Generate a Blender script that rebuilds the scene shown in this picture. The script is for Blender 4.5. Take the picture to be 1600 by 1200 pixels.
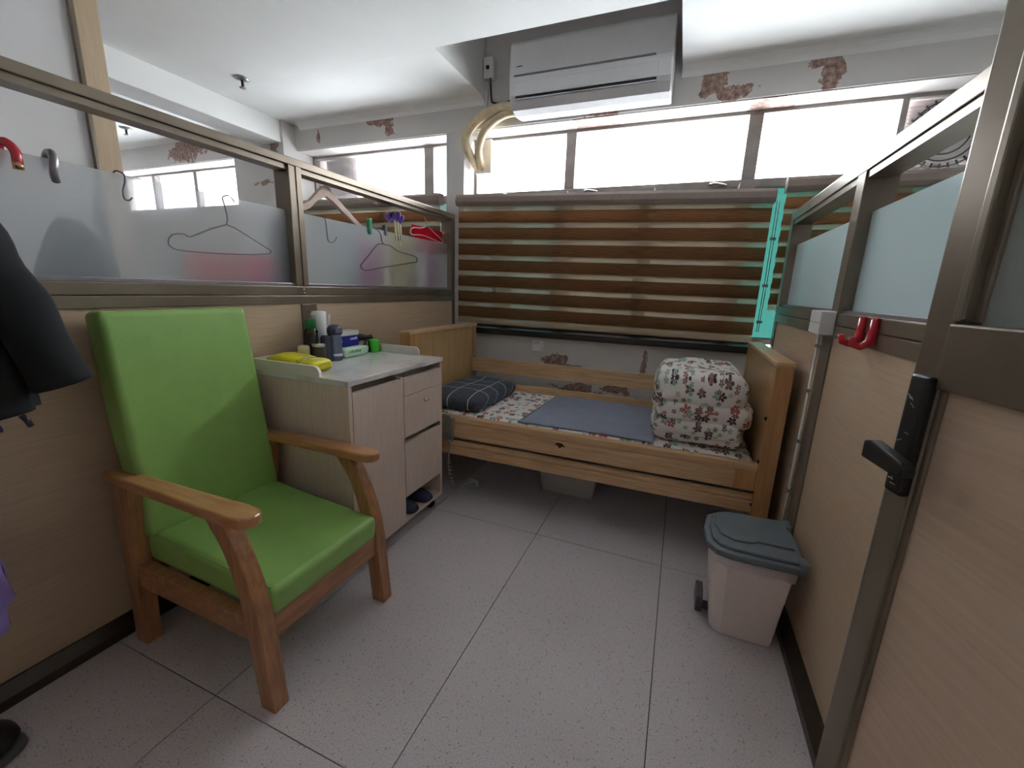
import bpy, bmesh, math, random
from mathutils import Vector, Matrix, noise
R = math.radians
random.seed(7)
sc = bpy.context.scene
for o in list(bpy.data.objects): bpy.data.objects.remove(o)
col = sc.collection

# ------------------------------------------------------------------ camera
F_PX = 652.73
cam = bpy.data.cameras.new('camera'); co = bpy.data.objects.new('camera', cam); col.objects.link(co)
cam.sensor_fit = 'HORIZONTAL'; cam.sensor_width = 36; cam.lens = F_PX / 1600 * 36
cam.clip_start = 0.02
rot = Matrix.Rotation(R(30.424), 3, 'Z') @ Matrix.Rotation(R(77.0385), 3, 'X') @ Matrix.Rotation(R(-8.7178), 3, 'Y')
co.matrix_world = Matrix.Translation((0, 0, 1.2)) @ rot.to_4x4()
sc.camera = co

# ------------------------------------------------------------------ world (bright overcast sky)
w = bpy.data.worlds.new('sky'); sc.world = w; w.use_nodes = True
nt = w.node_tree; nt.nodes.clear()
wo = nt.nodes.new('ShaderNodeOutputWorld'); bg = nt.nodes.new('ShaderNodeBackground')
tc = nt.nodes.new('ShaderNodeTexCoord'); nz = nt.nodes.new('ShaderNodeTexNoise'); nz.inputs['Scale'].default_value = 1.5
cr = nt.nodes.new('ShaderNodeValToRGB')
cr.color_ramp.elements[0].position = .35; cr.color_ramp.elements[0].color = (.93, .96, 1, 1)
cr.color_ramp.elements[1].position = .65; cr.color_ramp.elements[1].color = (1, .99, 1, 1)
nt.links.new(tc.outputs['Generated'], nz.inputs['Vector']); nt.links.new(nz.outputs['Fac'], cr.inputs['Fac'])
nt.links.new(cr.outputs['Color'], bg.inputs['Color']); nt.links.new(bg.outputs[0], wo.inputs[0])
bg.inputs['Strength'].default_value = 3.0
sc.view_settings.view_transform = 'Standard'; sc.view_settings.look = 'None'
sc.view_settings.gamma = 1; sc.view_settings.use_curve_mapping = False
sc.view_settings.exposure = 2.95

# ------------------------------------------------------------------ materials
def c(r, g, b):
    f = lambda v: (v / 255 / 12.92) if v / 255 <= .04045 else ((v / 255 + .055) / 1.055) ** 2.4
    return (f(r), f(g), f(b), 1)
class NT:
    def __init__(s, name):
        s.m = bpy.data.materials.new(name); s.m.use_nodes = True; s.t = s.m.node_tree
        s.b = s.t.nodes['Principled BSDF']; s.o = s.t.nodes['Material Output']
    def n(s, typ, **kw):
        nd = s.t.nodes.new('ShaderNode' + typ)
        for k, v in kw.items(): setattr(nd, k, v)
        return nd
    def l(s, a, b): s.t.links.new(a, b)
    def math(s, op, a, b=None, cc=None):
        nd = s.n('Math', operation=op)
        for i, v in enumerate((a, b, cc)):
            if v is None: continue
            if isinstance(v, (int, float)): nd.inputs[i].default_value = v
            else: s.l(v, nd.inputs[i])
        return nd.outputs[0]
    def mix(s, f, a, b):
        nd = s.n('Mix', data_type='RGBA')
        for i, v in ((0, f), (6, a), (7, b)):
            if isinstance(v, (int, float, tuple)): nd.inputs[i].default_value = v
            else: s.l(v, nd.inputs[i])
        return nd.outputs[2]
    def coord(s, scale=(1, 1, 1), world=False):
        if world: src = s.n('NewGeometry').outputs['Position']
        else: src = s.n('TexCoord').outputs['Object']
        mp = s.n('Mapping'); mp.inputs['Scale'].default_value = scale; s.l(src, mp.inputs['Vector']); return mp.outputs[0]
    def noise(s, vec, scale, detail=3, rough=.5, out='Fac'):
        nd = s.n('TexNoise'); nd.inputs['Scale'].default_value = scale; nd.inputs['Detail'].default_value = detail
        nd.inputs['Roughness'].default_value = rough; s.l(vec, nd.inputs['Vector']); return nd.outputs[out]
    def ramp(s, f, *stops):
        nd = s.n('ValToRGB'); e = nd.color_ramp.elements
        while len(e) < len(stops): e.new(.5)
        for el, (p, cl) in zip(e, stops): el.position = p; el.color = cl
        s.l(f, nd.inputs[0]); return nd.outputs[0]
    def bump(s, h, strength, dist=.01):
        nd = s.n('Bump'); nd.inputs['Strength'].default_value = strength; nd.inputs['Distance'].default_value = dist
        s.l(h, nd.inputs['Height']); s.l(nd.outputs[0], s.b.inputs['Normal'])
    def color(s, v):
        if isinstance(v, tuple): s.b.inputs['Base Color'].default_value = v
        else: s.l(v, s.b.inputs['Base Color'])
    def set(s, rough=.5, metal=0, coat=0, spec=.5):
        s.b.inputs['Roughness'].default_value = rough; s.b.inputs['Metallic'].default_value = metal
        s.b.inputs['Coat Weight'].default_value = coat; s.b.inputs['Specular IOR Level'].default_value = spec
        return s
def plain(name, cl, rough=.5, metal=0, var=.08, scale=30, coat=0, bump=0, spec=.5):
    s = NT(name); v = s.coord(); f = s.noise(v, scale)
    dk = tuple(x * (1 - var) for x in cl[:3]) + (1,); lt = tuple(min(1, x * (1 + var)) for x in cl[:3]) + (1,)
    s.color(s.ramp(f, (.3, dk), (.7, lt))); s.set(rough, metal, coat, spec)
    if bump: s.bump(f, bump)
    return s.m
def wood(name, c1, c2, sc3, rough=.4, scale=6, bump=.05, coat=0, world=False):
    s = NT(name); v = s.coord(sc3, world); f = s.noise(v, scale, 5, .6)
    s.color(s.ramp(f, (.3, c1), (.68, c2))); s.set(rough, 0, coat)
    if bump: s.bump(f, bump, .004)
    return s.m
def translucent(name, cl, tr, trans_col=None, transp=.1, var=0, sc3=(1, 1, 1), c2=None, gloss=0):
    """fabric or film: diffuse + translucent, with some straight-through"""
    s = NT(name); s.t.nodes.remove(s.b)
    if c2: colr = s.ramp(s.noise(s.coord(sc3), 8, 4), (.3, cl), (.7, c2))
    else: colr = None
    d = s.n('BsdfDiffuse'); t = s.n('BsdfTranslucent'); p = s.n('BsdfTransparent')
    for nd in (d, t):
        nd.inputs[0].default_value = cl
        if colr: s.l(colr, nd.inputs[0])
    if trans_col: t.inputs[0].default_value = trans_col
    m1 = s.n('MixShader'); m1.inputs[0].default_value = tr; s.l(d.outputs[0], m1.inputs[1]); s.l(t.outputs[0], m1.inputs[2])
    m2 = s.n('MixShader'); m2.inputs[0].default_value = transp; s.l(m1.outputs[0], m2.inputs[1]); s.l(p.outputs[0], m2.inputs[2])
    out = m2.outputs[0]
    if gloss:
        g = s.n('BsdfGlossy'); g.inputs['Roughness'].default_value = .12
        fr = s.n('Fresnel'); fr.inputs[0].default_value = 1.45
        m3 = s.n('MixShader'); s.l(s.math('MULTIPLY', fr.outputs[0], gloss), m3.inputs[0]); s.l(out, m3.inputs[1]); s.l(g.outputs[0], m3.inputs[2]); out = m3.outputs[0]
    s.l(out, s.o.inputs[0]); return s.m
def tinted_glass(name, cl, gloss=.6):
    s = NT(name); s.t.nodes.remove(s.b)
    p = s.n('BsdfTransparent'); p.inputs[0].default_value = cl
    g = s.n('BsdfGlossy'); g.inputs['Roughness'].default_value = .03
    fr = s.n('Fresnel'); fr.inputs[0].default_value = 1.45
    m = s.n('MixShader'); s.l(s.math('MULTIPLY', fr.outputs[0], gloss), m.inputs[0]); s.l(p.outputs[0], m.inputs[1]); s.l(g.outputs[0], m.inputs[2])
    s.l(m.outputs[0], s.o.inputs[0]); return s.m

def floor_mat():
    s = NT('speckled grey terrazzo'); v = s.coord((1, 1, 1), True)
    base = s.ramp(s.noise(v, 2.5, 2), (.3, c(214, 205, 209)), (.7, c(222, 214, 218)))
    fine = s.ramp(s.noise(v, 260, 2, .8), (.34, (.5, .5, .5, 1)), (.5, (1, 1, 1, 1)), (.62, (1.0, 1.0, 1.0, 1)))
    mx = s.n('Mix', data_type='RGBA', blend_type='MULTIPLY'); mx.inputs[0].default_value = .8; s.l(base, mx.inputs[6]); s.l(fine, mx.inputs[7])
    vo = s.n('TexVoronoi'); vo.inputs['Scale'].default_value = 95; s.l(v, vo.inputs['Vector'])
    chip = s.math('MULTIPLY', s.math('LESS_THAN', vo.outputs['Distance'], .25), s.math('GREATER_THAN', s.noise(v, 60, 1), .52))
    s.color(s.mix(s.math('MULTIPLY', chip, .55), mx.outputs[2], c(120, 112, 116))); s.set(.34, 0, .0, .45)
    return s.m
def wall_mat(name, base, patches, seed=0):
    """old paint with bare, flaked patches of given place and size (x,z,rx,rz)"""
    s = NT(name); v = s.coord((1, 1, 1), True)
    d = s.noise(v, 9, 4, .65, 'Color')
    sep = s.n('SeparateXYZ'); s.l(v, sep.inputs[0]); sd = s.n('SeparateXYZ'); s.l(d, sd.inputs[0])
    mask = None
    for (px, pz, rx, rz) in patches:
        dx = s.math('DIVIDE', s.math('ADD', s.math('SUBTRACT', sep.outputs[0], px), s.math('MULTIPLY', s.math('SUBTRACT', sd.outputs[0], .5), rx * 3.4)), rx)
        dz = s.math('DIVIDE', s.math('ADD', s.math('SUBTRACT', sep.outputs[2], pz), s.math('MULTIPLY', s.math('SUBTRACT', sd.outputs[1], .5), rz * 3.4)), rz)
        r2 = s.math('ADD', s.math('MULTIPLY', dx, dx), s.math('MULTIPLY', dz, dz))
        k = s.math('LESS_THAN', r2, 1.0)
        mask = k if mask is None else s.math('MAXIMUM', mask, k)
    paint = s.ramp(s.noise(v, 3, 4), (.3, tuple(x * .94 for x in base[:3]) + (1,)), (.7, base))
    if mask is not None:
        bare = s.ramp(s.noise(v, 40, 4, .7), (.35, c(120, 92, 84)), (.55, c(172, 142, 130)), (.75, c(200, 186, 178)))
        paint = s.mix(mask, paint, bare)
        s.bump(s.math('SUBTRACT', 1.0, mask), .5, .006)
    s.color(paint); s.set(.7); return s.m
def floral_mat():
    s = NT('white cotton with flower print'); src = s.coord((1, 1, 1), True)
    sep = s.n('SeparateXYZ'); s.l(src, sep.inputs[0])
    cb = s.n('CombineXYZ'); s.l(sep.outputs[0], cb.inputs[0]); s.l(s.math('SUBTRACT', s.math('MULTIPLY', sep.outputs[1], .8), sep.outputs[2]), cb.inputs[1])
    colr = c(236, 230, 226)
    for (scale, rad, pal, off) in ((19, .021, (c(84, 60, 60), c(186, 100, 96), c(110, 86, 82), c(140, 172, 162)), 0.0), (27, .012, (c(150, 184, 172), c(160, 116, 110), c(130, 118, 114), c(204, 184, 150)), 3.7)):
        ad = s.n('VectorMath', operation='ADD'); ad.inputs[1].default_value = (off, off * .7, 0); s.l(cb.outputs[0], ad.inputs[0])
        vo = s.n('TexVoronoi', voronoi_dimensions='2D'); vo.inputs['Scale'].default_value = scale; vo.inputs['Randomness'].default_value = .75; s.l(ad.outputs[0], vo.inputs['Vector'])
        sb = s.n('VectorMath', operation='SUBTRACT'); s.l(ad.outputs[0], sb.inputs[0]); s.l(vo.outputs['Position'], sb.inputs[1])
        sp = s.n('SeparateXYZ'); s.l(sb.outputs[0], sp.inputs[0])
        ang = s.math('ARCTAN2', sp.outputs[1], sp.outputs[0])
        ln = s.n('VectorMath', operation='LENGTH'); s.l(sb.outputs[0], ln.inputs[0])
        sc_ = s.n('SeparateXYZ'); s.l(vo.outputs['Color'], sc_.inputs[0])
        pet = s.math('MULTIPLY', s.math('ADD', s.math('MULTIPLY', s.math('POWER', s.math('ABSOLUTE', s.math('COSINE', s.math('ADD', s.math('MULTIPLY', ang, 2.5), s.math('MULTIPLY', sc_.outputs[1], 6)))), .55), .82), .18), rad)
        inside = s.math('MULTIPLY', s.math('LESS_THAN', ln.outputs['Value'], pet), s.math('GREATER_THAN', ln.outputs['Value'], rad * .16))
        inside = s.math('MULTIPLY', inside, s.math('GREATER_THAN', sc_.outputs[2], .35))
        pc = s.n('ValToRGB'); pc.color_ramp.interpolation = 'CONSTANT'; e = pc.color_ramp.elements
        while len(e) < 4: e.new(.5)
        for i, el in enumerate(e): el.position = i * .27; el.color = pal[i]
        s.l(sc_.outputs[0], pc.inputs[0])
        colr = s.mix(inside, colr, pc.outputs[0])
    s.color(colr); s.set(.85); s.bump(s.noise(src, 22, 3), .35, .02); return s.m
def grid_mat():
    s = NT('slate cotton with white check lines'); src = s.coord((1, 1, 1), True)
    sep = s.n('SeparateXYZ'); s.l(src, sep.inputs[0])
    a = s.math('FRACT', s.math('MULTIPLY', s.math('ADD', sep.outputs[0], 5.03), 7.6))
    b = s.math('FRACT', s.math('MULTIPLY', s.math('ADD', s.math('SUBTRACT', sep.outputs[1], s.math('MULTIPLY', sep.outputs[2], 1.0)), 5.1), 7.6))
    k = s.math('MAXIMUM', s.math('LESS_THAN', a, .045), s.math('LESS_THAN', b, .045))
    base = s.ramp(s.noise(src, 60, 2), (.3, c(66, 72, 84)), (.7, c(84, 90, 102)))
    s.color(s.mix(k, base, c(205, 208, 214))); s.set(.8); s.bump(s.noise(src, 14, 3), .4, .02); return s.m
def marble_mat():
    s = NT('white marble laminate'); v = s.coord((1, 1, 1), True)
    f = s.noise(v, 5, 6, .65)
    s.color(s.ramp(f, (.35, c(206, 202, 202)), (.5, c(232, 228, 226)), (.6, c(238, 234, 232)))); s.set(.12, 0, .3); return s.m

MT = {}
MT['floor'] = floor_mat()
MT['grout'] = plain('dark joint filler', c(70, 66, 68), .8)
MT['ceiling'] = plain('white ceiling paint', c(243, 244, 242), .8, var=.02, scale=3)
MT['white_wall'] = plain('white wall paint', c(232, 230, 230), .7, var=.02, scale=3)
MT['beam'] = wall_mat('white old paint flaked', c(218, 214, 211), [(-2.31, 2.44, .15, .05), (-2.22, 2.36, .05, .07), (-.62, 2.31, .10, .035), (.02, 2.40, .06, .07), (.12, 2.33, .09, .04), (.56, 2.44, .06, .05), (.60, 2.36, .06, .08), (-4.6, 2.40, .25, .1), (-3.25, 2.32, .03, .12), (-3.5, 2.05, .03, .08), (-2.95, 2.36, .02, .06)])
MT['low_wall'] = wall_mat('white old paint below the sill', c(218, 214, 211), [(-.84, .70, .10, .05), (-.72, .655, .08, .025), (-.2, .72, .02, .10), (-.62, .50, .16, .04), (-.35, .53, .12, .03)])
MT['reveal'] = wall_mat('white old paint on the window reveal', c(218, 214, 211), [(-.65, 2.285, .12, .5), (.35, 2.285, .1, .5)])
MT['col'] = wall_mat('column paint', c(218, 214, 211), [(-3.3, 2.30, .05, .09), (-3.45, 2.02, .12, .02)])
MT['concrete'] = plain('bare grey concrete', c(196, 192, 190), .85, var=.12, scale=9, bump=.2)
MT['bronze'] = wood('bronze anodised aluminium', c(108, 96, 82), c(140, 128, 112), (.4, .4, .4), .30, 5, 0)
for k in ('bronze',):
    b_ = MT[k].node_tree.nodes['Principled BSDF']; b_.inputs['Metallic'].default_value = .4
MT['dark_bronze'] = plain('dark bronze aluminium', c(72, 62, 54), .3, .4, var=.1, scale=5)
MT['panel'] = wood('cream wood-grain laminate', c(196, 170, 142), c(208, 183, 156), (1, 1, 26), .5, 5, .12)
MT['door_panel'] = wood('pinkish cream wood-grain laminate', c(204, 174, 150), c(216, 188, 164), (1, 1, 26), .5, 5, .15)
MT['film'] = translucent('frosted glass', c(230, 236, 240), .6, transp=.55, gloss=.5)
MT['film_r'] = translucent('pale aqua frosted glass', c(232, 246, 248), .6, transp=.08, gloss=.6)
MT['glass'] = tinted_glass('clear window glass', (.97, .99, 1, 1))
MT['aqua'] = tinted_glass('aqua sun-film window glass', (.060, .130, .118, 1))
MT['pale_aqua'] = tinted_glass('pale aqua sun-film window glass', (.095, .122, .118, 1))
MT['grey_film'] = tinted_glass('grey sun-film window glass', (.115, .115, .106, 1))
MT['win_frame'] = plain('weathered grey window frame', c(150, 142, 138), .6, .1, var=.15, scale=14, bump=.1)
MT['black'] = plain('black stone', c(26, 24, 26), .3, var=.2)
MT['blind_fabric'] = translucent('brown woven blind fabric', c(140, 104, 76), .75, transp=.06, sc3=(1.2, 1, 60), c2=c(194, 156, 118))
MT['blind_sheer'] = translucent('cream sheer blind fabric', c(230, 212, 188), .65, transp=.42, sc3=(2, 1, 60), c2=c(238, 224, 200))
MT['blind_rail'] = plain('taupe blind headrail', c(142, 126, 118), .4, .1, var=.05)
MT['white_plastic'] = plain('white plastic', c(236, 236, 236), .3, var=.02, coat=.2)
MT['ac_white'] = plain('white appliance plastic', c(228, 228, 230), .25, var=.015, coat=.2)
MT['ac_line'] = plain('thin grey line', c(120, 118, 120), .4)
MT['dark'] = plain('near black plastic', c(26, 26, 29), .35)
MT['pipe'] = plain('cream wrapped pipe insulation', c(226, 208, 172), .75, var=.12, scale=18, bump=.3)
MT['green'] = plain('green leatherette', c(144, 187, 100), .36, var=.05, scale=14, bump=.05, spec=.5)
MT['chair_wood'] = wood('honey stained wood', c(142, 96, 64), c(184, 134, 94), (18, 18, 2.2), .32, 3, .06, .3)
MT['chair_arm'] = wood('worn honey stained wood', c(168, 114, 70), c(198, 146, 98), (2.2, 18, 18), .28, 3, .06, .4)
MT['chair_apron'] = wood('honey stained wood crosswise', c(146, 98, 64), c(184, 134, 96), (14, 2.2, 18), .36, 3, .06, .2)
MT['bed_rail'] = wood('pale pine with grain', c(192, 150, 108), c(230, 194, 150), (1.3, 20, 24), .38, 3, .05, .2)
MT['bed_board'] = wood('yellow birch veneer', c(188, 150, 98), c(206, 170, 118), (9, 9, 1.4), .34, 3, .03, .3)
MT['bed_post'] = wood('orange pine', c(190, 138, 90), c(212, 162, 112), (14, 14, 1.4), .34, 3, .04, .3)
MT['cab'] = wood('pale oak laminate', c(216, 194, 180), c(230, 210, 198), (26, 26, 1.6), .45, 4, .05)
MT['marble'] = marble_mat()
MT['mould_white'] = plain('ivory laminate rim', c(232, 226, 218), .35, var=.02)
MT['chrome'] = plain('bright metal', c(206, 206, 208), .18, 1, var=.03)
MT['steel'] = plain('dull galvanised steel', c(168, 172, 166), .35, .8, var=.1)
MT['floral'] = floral_mat()
MT['grid'] = grid_mat()
MT['pad'] = plain('blue grey cotton pad', c(142, 148, 166), .9, var=.06, scale=12, bump=.25)
MT['bin_body'] = plain('pinkish white plastic', c(240, 226, 222), .4, var=.02)
MT['bin_lid'] = plain('slate grey plastic', c(112, 122, 130), .38, var=.05)
MT['bin_dark'] = plain('dark grey plastic', c(84, 80, 84), .45)
MT['liner'] = translucent('thin white bin bag', c(244, 236, 236), .3, transp=.12)
MT['box_plastic'] = translucent('milky clear plastic', c(232, 230, 228), .5, transp=.25, gloss=.5)
MT['paper'] = plain('cream paper', c(240, 232, 222), .8)
MT['red'] = plain('red plastic', c(206, 40, 58), .25, coat=.4)
MT['gold'] = plain('rose gold metal', c(212, 160, 120), .25, .8)
MT['grey_metal'] = plain('grey metal', c(150, 146, 148), .3, .7)
MT['wire'] = plain('grey coated wire', c(122, 124, 130), .35, .3)
MT['wire_dark'] = plain('violet grey wire', c(92, 78, 98), .35, .3)
MT['hanger_wood'] = wood('pale beech', c(186, 158, 138), c(206, 180, 160), (8, 4, 8), .45)
MT['towel_pink'] = translucent('salmon towel', c(236, 120, 106), .6, transp=0)
MT['towel_rose'] = translucent('rose pink towel', c(248, 96, 150), .5, transp=0)
MT['towel_mauve'] = translucent('mauve towel', c(222, 120, 190), .6, transp=0)
MT['towel_yellow'] = translucent('pale yellow towel', c(236, 224, 118), .6, transp=0)
MT['towel_white'] = translucent('icy white towel', c(222, 236, 238), .5, transp=0)
MT['cloth_grey'] = plain('charcoal cloth', c(70, 74, 80), .9, bump=.3)
MT['red_cloth'] = translucent('scarlet cloth', c(228, 50, 74), .5, transp=0)
MT['pink_wire'] = plain('pale pink plastic', c(244, 206, 206), .4)
MT['purple'] = plain('violet plastic', c(112, 76, 190), .35)
MT['lilac'] = plain('lilac plastic edge', c(190, 170, 225), .4)
MT['clip_green'] = plain('green plastic', c(30, 150, 100), .35)
MT['clip_yellow'] = plain('ivory plastic', c(226, 222, 186), .4)
MT['jacket'] = plain('black jacket cloth', c(27, 30, 35), .9, var=.25, scale=8, bump=.4)
MT['navy'] = plain('navy lining', c(30, 32, 78), .8)
MT['bag'] = plain('lavender plastic bag', c(170, 148, 226), .4, var=.08, scale=10, bump=.4)
MT['wipes'] = plain('yellow plastic wrap', c(226, 214, 26), .3, var=.12, scale=14, bump=.4)
MT['wipes_white'] = plain('printed white mark', c(244, 240, 214), .4)
MT['bottle_glass'] = tinted_glass('clear bottle plastic', (.62, .60, .50, 1), 1)
MT['herb'] = plain('dark herb label', c(66, 58, 44), .5, var=.6, scale=160)
MT['cream_label'] = plain('cream label', c(228, 214, 170), .6)
MT['green_cap'] = plain('bottle green cap', c(28, 116, 62), .4)
MT['bottle_blue'] = translucent('slate blue clear plastic', c(150, 166, 196), .4, transp=.35, gloss=1)
MT['bottle_navy'] = plain('dark navy plastic', c(44, 50, 74), .25, coat=.4)
MT['box_blue'] = plain('royal blue card', c(34, 28, 140), .4, var=.05)
MT['print_white'] = plain('white print', c(224, 224, 244), .5)
MT['mint'] = plain('mint green wrap', c(196, 230, 200), .35, var=.05, bump=.2)
MT['mint_ink'] = plain('grey green print', c(130, 166, 140), .5)
MT['lime'] = plain('bright green plastic', c(62, 200, 40), .3, coat=.3)
MT['slipper'] = plain('navy rubber', c(44, 50, 72), .6)
MT['shoe'] = plain('black shoe leather', c(24, 24, 26), .4)
MT['grille'] = plain('outdoor unit casing', c(206, 194, 192), .6, var=.04)
MT['post_wood'] = wood('beige laminate post', c(196, 172, 140), c(208, 186, 156), (14, 14, 1), .5)
MT['emblem'] = plain('dark bronze emblem', c(66, 48, 22), .35, .5)
MT['door_glass'] = translucent('grey frosted door glass', c(206, 212, 208), .5, transp=.12, gloss=1)

# ------------------------------------------------------------------ builders
WL = {}
def wloc(o): return WL.get(o.name, Vector((0, 0, 0))) if o else Vector((0, 0, 0))
def link(name, bm, mat, parent=None, local=False, smooth=False):
    bmesh.ops.recalc_face_normals(bm, faces=bm.faces)
    off = Vector((0, 0, 0)) if local else wloc(parent)
    lo = Vector([min(v.co[i] for v in bm.verts) for i in range(3)]); hi = Vector([max(v.co[i] for v in bm.verts) for i in range(3)])
    ctr = (lo + hi) / 2
    for v in bm.verts: v.co -= ctr
    if smooth:
        for f in bm.faces: f.smooth = True
    me = bpy.data.meshes.new(name); bm.to_mesh(me); bm.free()
    me.materials.append(MT[mat] if isinstance(mat, str) else mat)
    o = bpy.data.objects.new(name, me); col.objects.link(o)
    if parent:
        o.parent = parent
    o.location = ctr - off
    WL[o.name] = ctr if not local else ctr
    return o
def thing(name, label, cat, loc, rotz=0, group=None, kind=None):
    o = bpy.data.objects.new(name, None); o.empty_display_size = .05; col.objects.link(o)
    o.location = loc; o.rotation_euler = (0, 0, rotz); WL[o.name] = Vector(loc)
    if kind: o['kind'] = kind
    if label: o['label'] = label
    if cat: o['category'] = cat
    if group: o['group'] = group
    return o
def tag(o, label, cat, group=None):
    o['label'] = label; o['category'] = cat
    if group: o['group'] = group
    return o
def struct(o, label=None):
    o['kind'] = 'structure'
    if label: o['label'] = label
    return o
def bev(bm, w, seg=2):
    if w <= 0: return
    bmesh.ops.remove_doubles(bm, verts=bm.verts, dist=1e-6)
    bm.normal_update()
    es = [e for e in bm.edges if len(e.link_faces) == 2 and e.calc_face_angle(0) > .5]
    bmesh.ops.bevel(bm, geom=es, offset=w, segments=seg, affect='EDGES', profile=.6, clamp_overlap=True)
def bm_box(bm, lo, hi):
    vs = [bm.verts.new((x, y, z)) for x in (lo[0], hi[0]) for y in (lo[1], hi[1]) for z in (lo[2], hi[2])]
    for f in ((0, 1, 3, 2), (4, 6, 7, 5), (0, 4, 5, 1), (2, 3, 7, 6), (0, 2, 6, 4), (1, 5, 7, 3)): bm.faces.new([vs[i] for i in f])
def box(name, lo, hi, mat, parent=None, b=.002, local=False, seg=2):
    lo, hi = [min(p, q) for p, q in zip(lo, hi)], [max(p, q) for p, q in zip(lo, hi)]
    bm = bmesh.new(); bm_box(bm, lo, hi); bev(bm, min(b, min(h - l for l, h in zip(lo, hi)) * .45), seg)
    return link(name, bm, mat, parent, local)
def boxes(name, lst, mat, parent=None, b=.0, local=False):
    bm = bmesh.new()
    for lo, hi in lst: bm_box(bm, lo, hi)
    return link(name, bm, mat, parent, local)
def prism(name, pts, axis, a, b_, mat, parent=None, b=.002, local=False, seg=2, smooth=False):
    bm = bmesh.new()
    def P(p, t):
        if axis == 'x': return (t, p[0], p[1])
        if axis == 'y': return (p[0], t, p[1])
        return (p[0], p[1], t)
    A = [bm.verts.new(P(p, a)) for p in pts]; B = [bm.verts.new(P(p, b_)) for p in pts]; n = len(pts)
    bm.faces.new(A); bm.faces.new(B[::-1])
    for i in range(n): bm.faces.new((A[i], B[i], B[(i + 1) % n], A[(i + 1) % n]))
    bev(bm, b, seg); bmesh.ops.triangulate(bm, faces=[f for f in bm.faces if len(f.verts) > 4])
    return link(name, bm, mat, parent, local, smooth)
def bm_tube(bm, pts, r, n=8, closed=False, cap=True):
    pts = [Vector(p) for p in pts]; N = len(pts); rings = []; nv = None
    for i, p in enumerate(pts):
        if closed: t = pts[(i + 1) % N] - pts[i - 1]
        else: t = pts[min(i + 1, N - 1)] - pts[max(i - 1, 0)]
        t.normalize()
        if nv is None: nv = t.orthogonal().normalized()
        else:
            nv = nv - t * nv.dot(t)
            nv = nv.normalized() if nv.length > 1e-6 else t.orthogonal().normalized()
        bi = t.cross(nv); rr = r[i] if isinstance(r, (list, tuple)) else r
        rings.append([bm.verts.new(p + (nv * math.cos(2 * math.pi * k / n) + bi * math.sin(2 * math.pi * k / n)) * rr) for k in range(n)])
    for i in range(N if closed else N - 1):
        a, b = rings[i], rings[(i + 1) % N]
        for k in range(n): bm.faces.new((a[k], a[(k + 1) % n], b[(k + 1) % n], b[k]))
    if cap and not closed: bm.faces.new(rings[0][::-1]); bm.faces.new(rings[-1])
def smooth_path(pts, k=6):
    P = [Vector(p) for p in pts]; out = []
    for i in range(len(P) - 1):
        a, b, c_, d = P[max(i - 1, 0)], P[i], P[i + 1], P[min(i + 2, len(P) - 1)]
        for j in range(k):
            t = j / k
            out.append(.5 * ((2 * b) + (c_ - a) * t + (2 * a - 5 * b + 4 * c_ - d) * t * t + (3 * b - a - 3 * c_ + d) * t ** 3))
    out.append(P[-1]); return out
def tube(name, pts, r, mat, parent=None, n=8, closed=False, sm=0, local=False):
    if sm: pts = smooth_path(pts, sm)
    bm = bmesh.new(); bm_tube(bm, pts, r, n, closed); return link(name, bm, mat, parent, local, True)
def bm_lathe(bm, prof, ctr, n=24, axis='z'):
    rings = []
    for r, z in prof:
        ring = []
        for k in range(n):
            a = 2 * math.pi * k / n; p = (r * math.cos(a), r * math.sin(a), z)
            if axis == 'x': p = (p[2], p[0], p[1])
            elif axis == 'y': p = (p[0], p[2], p[1])
            ring.append(bm.verts.new((ctr[0] + p[0], ctr[1] + p[1], ctr[2] + p[2])))
        rings.append(ring)
    for a, b in zip(rings, rings[1:]):
        for k in range(n): bm.faces.new((a[k], a[(k + 1) % n], b[(k + 1) % n], b[k]))
    bm.faces.new(rings[0][::-1]); bm.faces.new(rings[-1])
def lathe(name, prof, ctr, mat, parent=None, n=24, axis='z', local=False, smooth=True):
    bm = bmesh.new(); bm_lathe(bm, prof, ctr, n, axis); return link(name, bm, mat, parent, local, smooth)
def bm_puff(bm, lo, hi, e=(.35, .35), nu=36, nv=18, amp=0, fr=6, seed=0):
    ctr = [(a + b) / 2 for a, b in zip(lo, hi)]; h = [(b - a) / 2 for a, b in zip(lo, hi)]
    sp = lambda v, p: math.copysign(abs(v) ** p, v)
    rows = []
    for j in range(nv + 1):
        ph = -math.pi / 2 + math.pi * j / nv; row = []
        for i in range(nu):
            th = 2 * math.pi * i / nu
            p = Vector((ctr[0] + h[0] * sp(math.cos(ph), e[1]) * sp(math.cos(th), e[0]), ctr[1] + h[1] * sp(math.cos(ph), e[1]) * sp(math.sin(th), e[0]), ctr[2] + h[2] * sp(math.sin(ph), e[1] * 1.6)))
            if amp:
                q = p * fr + Vector((seed, seed * 2, 0)); d = Vector((noise.noise(q), noise.noise(q + Vector((9, 0, 0))), noise.noise(q + Vector((0, 9, 0)))))
                p += d * amp
            row.append(p)
        rows.append(row)
    bot = bm.verts.new(rows[0][0]); top = bm.verts.new(rows[-1][0])
    R_ = [[bm.verts.new(p) for p in r] for r in rows[1:-1]]
    for k in range(nu):
        bm.faces.new((bot, R_[0][(k + 1) % nu], R_[0][k])); bm.faces.new((top, R_[-1][k], R_[-1][(k + 1) % nu]))
    for a, b in zip(R_, R_[1:]):
        for k in range(nu): bm.faces.new((a[k], a[(k + 1) % nu], b[(k + 1) % nu], b[k]))
def puff(name, lo, hi, mat, parent=None, **kw):
    bm = bmesh.new(); bm_puff(bm, lo, hi, **kw); return link(name, bm, mat, parent, False, True)
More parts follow.
